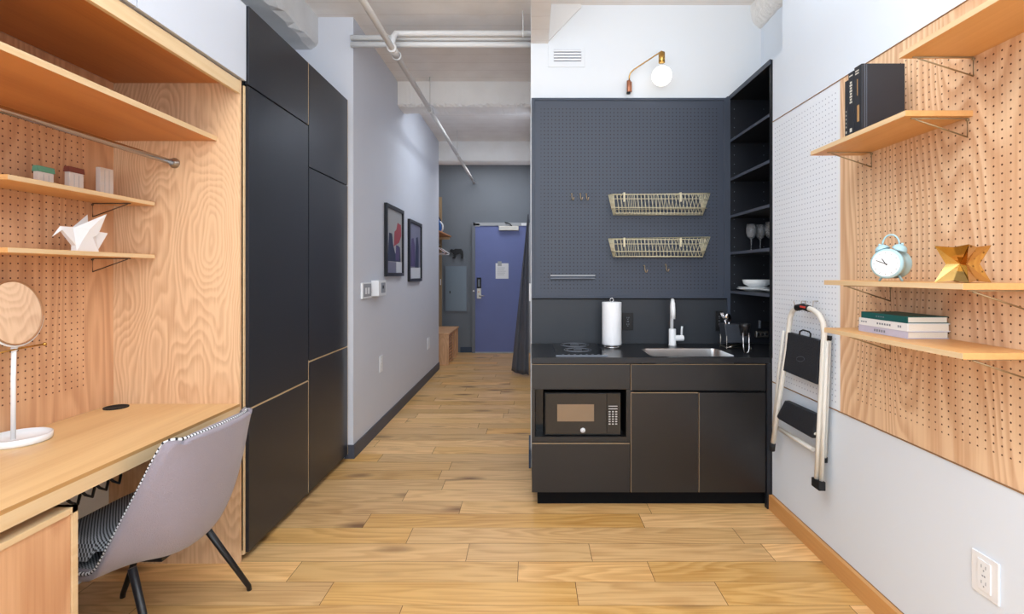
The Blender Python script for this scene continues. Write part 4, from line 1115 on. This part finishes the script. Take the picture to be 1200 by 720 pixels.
standing(1.9165, 1.936, 2.085, 1.190, 1.32, 'thin dark book farthest back in the standing row', [('book_letter', [(.5, .05, .09, .006)]+[(.5, .15+.07*k, .18+.07*k, .003) for k in range(5)])])

# ------------------------------------------------------------------ step ladder (hung flat on the right wall)
t = thing('step_ladder', 'folded white step ladder with black treads hung on the white pegboard', 'ladder', (1.36, 2.6, .35))
def L(px, py, X_): Y = X_*600/(px-621); return (X_, Y, 1.36-(py-321)/600*Y)
XF = 1.345; XB = 1.372
# front frame, one bent tube
fr = [L(906, 519, XF), L(912.5, 475, XF), L(922, 410, XF), L(924.5, 385, XF), L(926, 372, XF), L(929, 364.5, XF), L(935, 360.5, XF), L(944, 360.3, XF), L(953, 363.5, XF), L(960, 369, XF), L(964.5, 378, XF), L(965.8, 390, XF), L(963.5, 440, XF), L(960.5, 500, XF), L(957.5, 563, XF)]
MB().tube(fr, .0125, 12).build('front_frame', 'ladder_white', t)
MB().tube([L(918.5, 388, XB), L(912, 440, XB), L(906.5, 500, XB)], .008, 8).build('rear_rail', 'ladder_white', t)
p = L(971.5, 398, XB); q = L(966, 538, XB)
MB().box(XB-.012, XB+.012, -.012, .012, 0, 1).build('x', 'ladder_white', t) if False else None
m = MB(); a, b = Vector(p), Vector(q)
m.tube([a, b], .0125, 4); m.build('rear_rail', 'ladder_white', t)
m = MB(); a, b = Vector(L(969.5, 400, XF+.006)), Vector(L(962.5, 566, XF+.006)); m.tube([a, b], .011, 4); m.build('side_channel', 'ladder_white', t)
MB().tube([L(971.7, 394, XB), L(971.5, 399, XB)], .014, 4).build('rail_cap', 'rubber_black', t)
MB().tube([L(905.6, 520, XF), L(904.7, 528, XF)], .0155, 8).build('foot', 'rubber_black', t)
c0 = L(957.3, 561, XF); MB().box(XF-.016, XF+.016, c0[1]-.045, c0[1]+.02, L(957, 571, XF)[2], c0[2]).build('foot', 'rubber_black', t, bevel=.003)
MB().tube([L(966, 536, XB), L(965.8, 541.5, XB)], .0145, 8).build('foot', 'rubber_black', t)
def slab(name, pts, X_, th, mat):
    return MB().prism([L(x, y, X_) for x, y in pts], (th, 0, 0)).build(name, mat, t, bevel=.004, bseg=3)
o = slab('tread', [(922.5, 389.5), (959.5, 399), (956.8, 451), (916.3, 434)], XF-.008, .025, 'tread_black')
MB().tube([L(936.5, 394, XF), L(937.5, 388.5, XF), L(941, 387, XF), L(948, 389, XF), L(950, 391.5, XF), L(949.5, 397, XF)], .004, 8).build('pull_loop', 'rubber_black', o)
MB().tube([L(938+3*cos(k*pi/6)*1.6, 421+3*sin(k*pi/6), XF-.009) for k in range(12)], .0014, 5, closed=True).build('embossed_mark', 'cubby_edge', o)
slab('tread', [(919.5, 469.5), (955.5, 486), (951.5, 514), (947, 511.5), (911.5, 491), (910, 488)], XF-.012, .028, 'tread_black')
MB().tube([L(911, 501.5, XB-.005), L(953, 527, XB-.005)], .011, 8).build('cross_bar', 'ladder_white', t)
MB().tube([L(950, 510, XF), L(958, 508, XF)], .006, 8).build('pivot', 'ladder_white', t)
g_ = [L(934, 360.8, XF), L(941, 359.6, XF), L(948.5, 362, XF)]
o = MB().tube(g_, .0165, 12).build('grip', 'rubber_black', t)
a = Vector(L(937, 359.5, XF-.017)); b = Vector(L(943.5, 360.7, XF-.017))
MB().prism([a+Vector((0, 0, -.004)), b+Vector((0, 0, -.004)), b+Vector((0, 0, .005)), a+Vector((0, 0, .005))], (.003, 0, 0)).build('grip_label', 'red_mark', o)
for px in (944.5, 958.5):
    q = L(px, 356, 1.398)
    tag(MB().tube([(1.3985, q[1], q[2]+.012), (1.375, q[1], q[2]+.012), (1.373, q[1], q[2]-.02), (1.345, q[1], q[2]-.02), (1.335, q[1], q[2]+.012)], .0028, 7).build('peg_hook', 'satin_metal'),
        ('left' if px < 950 else 'right')+' metal hook holding the top of the step ladder', 'hook', 'hooks holding the ladder')

# ------------------------------------------------------------------ chair
def make_chair():
    cx, cy = -1.415, 1.94
    th = R(3)          # slight turn
    t = thing('desk_chair', 'grey upholstered tub chair with black legs pushed under the desk', 'chair', (cx, cy, 0))
    def W(f, l, z):    # f forward (towards desk, -X), l lateral (+ toward far side)
        fx, fy = -cos(th), -sin(th)*-1
        return Vector((cx+f*(-cos(th))+l*sin(th)*1, cy+f*sin(th)+l*cos(th), z))
    # centre profile (forward, z, half width, rim wrap forward, rim lift up)
    prof = [(.245, .362, .205, 0, 0), (.18, .350, .225, 0, 0), (.10, .345, .240, 0, .008), (.03, .343, .248, 0, .022), (-.04, .345, .252, .015, .105),
            (-.11, .352, .252, .025, .208), (-.165, .385, .250, .028, .272), (-.20, .45, .246, .030, .275), (-.222, .535, .240, .030, .235), (-.240, .63, .230, .035, .165),
            (-.252, .72, .215, .030, .080), (-.258, .795, .195, .020, 0)]
    # resample smooth
    def interp(s):
        x = s*(len(prof)-1); i = min(int(x), len(prof)-2); f = x-i
        def g(k):
            p0 = prof[max(i-1, 0)][k]; p1 = prof[i][k]; p2 = prof[i+1][k]; p3 = prof[min(i+2, len(prof)-1)][k]
            return .5*((2*p1)+(-p0+p2)*f+(2*p0-5*p1+4*p2-p3)*f*f+(-p0+3*p1-3*p2+p3)*f**3)
        return [g(k) for k in range(5)]
    nu, nv = 28, 44
    def surf(off, name, mat, u_lim=1.0):
        m = MB(); bm = m.bm; uvl = bm.loops.layers.uv.new('UVMap'); G = []
        for j in range(nv+1):
            s = j/nv; f, z, w, wf, wl = interp(s)
            s2 = min(1, s+.01); s1 = max(0, s-.01); A = interp(s1); B = interp(s2)
            tf, tz = B[0]-A[0], B[1]-A[1]; ln = sqrt(tf*tf+tz*tz); nf, nz = -tz/ln*-1, tf/ln*-1   # inner normal: forward/up
            if nf*1+nz*1 < 0: nf, nz = -nf, -nz
            row = []
            for i in range(nu+1):
                u = (i/nu*2-1)*u_lim; k = abs(u)**2.6; k2 = abs(u)**3.5
                top = 1-.0*s
                oo = off*(1-.8*k2); ff = f+wf*k+nf*oo; zz = z+wl*k+nz*oo
                
                ww = w-(off if off > 0 else 0)*abs(u)*.8
                row.append(bm.verts.new(W(ff, u*ww*(1-.04*k2), zz)))
            G.append(row)
        for j in range(nv):
            for i in range(nu):
                fa = bm.faces.new((G[j][i], G[j][i+1], G[j+1][i+1], G[j+1][i])); fa.smooth = True
                for lp, (a, b) in zip(fa.loops, ((i, j), (i+1, j), (i+1, j+1), (i, j+1))): lp[uvl].uv = (a/nu*.6, b/nv)
        pts = [[v.co.copy() for v in r] for r in G]
        o = m.build(name, mat, t, fixn=False)
        return o, pts
    o, pts = surf(0, 'shell', 'chair_grey')
    sm = o.modifiers.new('s', 'SOLIDIFY'); sm.thickness = .022; sm.offset = -1 if False else 1
    o2, pin = surf(.026, 'seat_lining', 'houndstooth', .985)
    # rim welt with stitched braid between shell and lining
    def rim(P_): return [P_[j][0] for j in range(nv+1)]+[P_[nv][i] for i in range(1, nu)]+[P_[j][nu] for j in range(nv, -1, -1)]
    ra, rb = rim(pts), rim(pin)
    m = MB(); bm = m.bm; uvl = bm.loops.layers.uv.new('UVMap'); acc = 0; prev = None
    va = [bm.verts.new(p+(p-q)*.1) for p, q in zip(ra, rb)]; vb = [bm.verts.new(q+(q-p)*.05) for p, q in zip(ra, rb)]
    for k in range(len(ra)-1):
        d = (ra[k+1]-ra[k]).length
        fa = bm.faces.new((va[k], va[k+1], vb[k+1], vb[k]))
        for lp, uv in zip(fa.loops, ((acc, 0), (acc+d, 0), (acc+d, .03), (acc, .03))): lp[uvl].uv = (uv[0]*110, uv[1]*66)
        acc += d
    m.build('rim_band', 'chair_grey', t, fixn=False)
    # stitches on the rim
    m = MB(); acc = 0; mids = [p.lerp(q, .15) for p, q in zip(ra, rb)]
    fine = []
    for k in range(len(mids)-1):
        n = max(1, int((mids[k+1]-mids[k]).length/.004))
        for j in range(n): fine.append(mids[k].lerp(mids[k+1], j/n))
    st = MB()
    for k in range(0, len(fine)-2, 3): st.tube([fine[k], fine[k+1]], .0068, 6)
    st.build('stitching', 'black_metal', t)
    st = MB(); st.tube(fine[::4], .0058, 7); st.build('piping', 'white_plastic', t)
    # seat cushion
    m = MB(); bm = m.bm; uvl = bm.loops.layers.uv.new('UVMap'); G = []
    for j in range(17):
        f = .27-.40*j/16; row = []
        for i in range(17):
            u = i/8-1; u = max(-1, min(1, u*1.09)); ed = max(abs(u), abs(j/8-1))
            w = .218-max(0, (.06-f)/.19)*.062; sk = .06 if f > .05 else .03
            z = .447+.018*(1-abs(u)**4)*(1-abs(j/8-1)**4)-(sk if ed > .99 else 0)
            row.append(bm.verts.new(W(f, u*w*(1-.12*(j/16)**3), z)))
        G.append(row)
    for j in range(16):
        for i in range(16):
            fa = bm.faces.new((G[j][i], G[j][i+1], G[j+1][i+1], G[j+1][i])); fa.smooth = True
            for lp, (a, b) in zip(fa.loops, ((i, j), (i+1, j), (i+1, j+1), (i, j+1))): lp[uvl].uv = (a/16*.62, b/16*.6)
    m.build('seat_cushion', 'houndstooth', t, fixn=False)
    # legs
    feet = [(-1.205, 2.20), (-1.235, 1.70), (-1.71, 2.15), (-1.74, 1.72)]
    tops = [(-1.28, 2.02), (-1.352, 1.74), (-1.50, 2.0), (-1.56, 1.76)]
    for (a, b), (c, d) in zip(feet, tops):
        MB().tube([(a, b, .001), (a+(c-a)*.02, b+(d-b)*.02, .02), (c, d, .36)], [.010, .0105, .0135], 10).build('leg', 'black_metal', t)
    BX(-1.48, -1.33, 1.85, 1.99, .318, .340).build('base_plate', 'black_metal', t)
make_chair()

# ------------------------------------------------------------------ camera
cam = bpy.data.cameras.new('camera'); co = bpy.data.objects.new('camera', cam); C.objects.link(co)
co.location = (0, 0, 1.36); co.rotation_euler = (pi/2, 0, 0)
cam.sensor_width = 36; cam.lens = 18.0; cam.shift_x = -21/1200; cam.shift_y = -39/1200; cam.clip_start = .05
bpy.context.scene.camera = co

# ------------------------------------------------------------------ light
def area(name, loc, rot, sx, sy, e, col):
    l = bpy.data.lights.new(name, 'AREA'); l.shape = 'RECTANGLE'; l.size = sx; l.size_y = sy; l.energy = e; l.color = col
    o = bpy.data.objects.new(name, l); C.objects.link(o); o.location = loc; o.rotation_euler = rot
    return o
area('window_light', (.0, -2.3, 1.75), (R(90), 0, 0), 3.2, 2.4, 74, (.80, .90, 1))
area('side_fill_left', (-1.9, -1.2, 1.7), (R(90), 0, R(-68)), 1.8, 2.0, 66, (.77, .885, 1))  # added fill behind the camera, brightens the right wall
area('side_fill_right', (1.34, -1.2, 1.7), (R(90), 0, R(68)), 1.8, 2.0, 24, (.82, .91, 1))  # added fill behind the camera, brightens the left side
area('up_fill', (-.1, .95, 2.5), (R(180), 0, 0), 2.2, 1.8, 84, (.84, .92, 1))  # added fill washing the ceiling from below, not a lamp of the room
area('overhead_fill', (-.1, .3, 3.2), (0, 0, 0), 2.6, 2.6, 38, (.84, .92, 1))  # added overhead fill to lift the floor; the room has no such lamp
area('hall_fill', (-.30, 5.62, 3.235), (0, 0, 0), .5, .5, 17, (.86, .93, 1))  # added fill tucked out of sight behind the beam to brighten the hall
area('entry_fill', (-.7, 8.0, 3.235), (0, 0, 0), 1.0, .6, 17, (.96, .97, 1))  # added unseen fill behind the far beam to lift the entry
w = bpy.data.worlds.new('world'); bpy.context.scene.world = w; w.use_nodes = True
w.node_tree.nodes['Background'].inputs[0].default_value = (.80, .90, 1, 1)
w.node_tree.nodes['Background'].inputs[1].default_value = 1.5
vs = bpy.context.scene.view_settings
vs.view_transform = 'Standard'; vs.look = 'None'; vs.exposure = -0.15
bpy.context.scene.cycles.max_bounces = 8
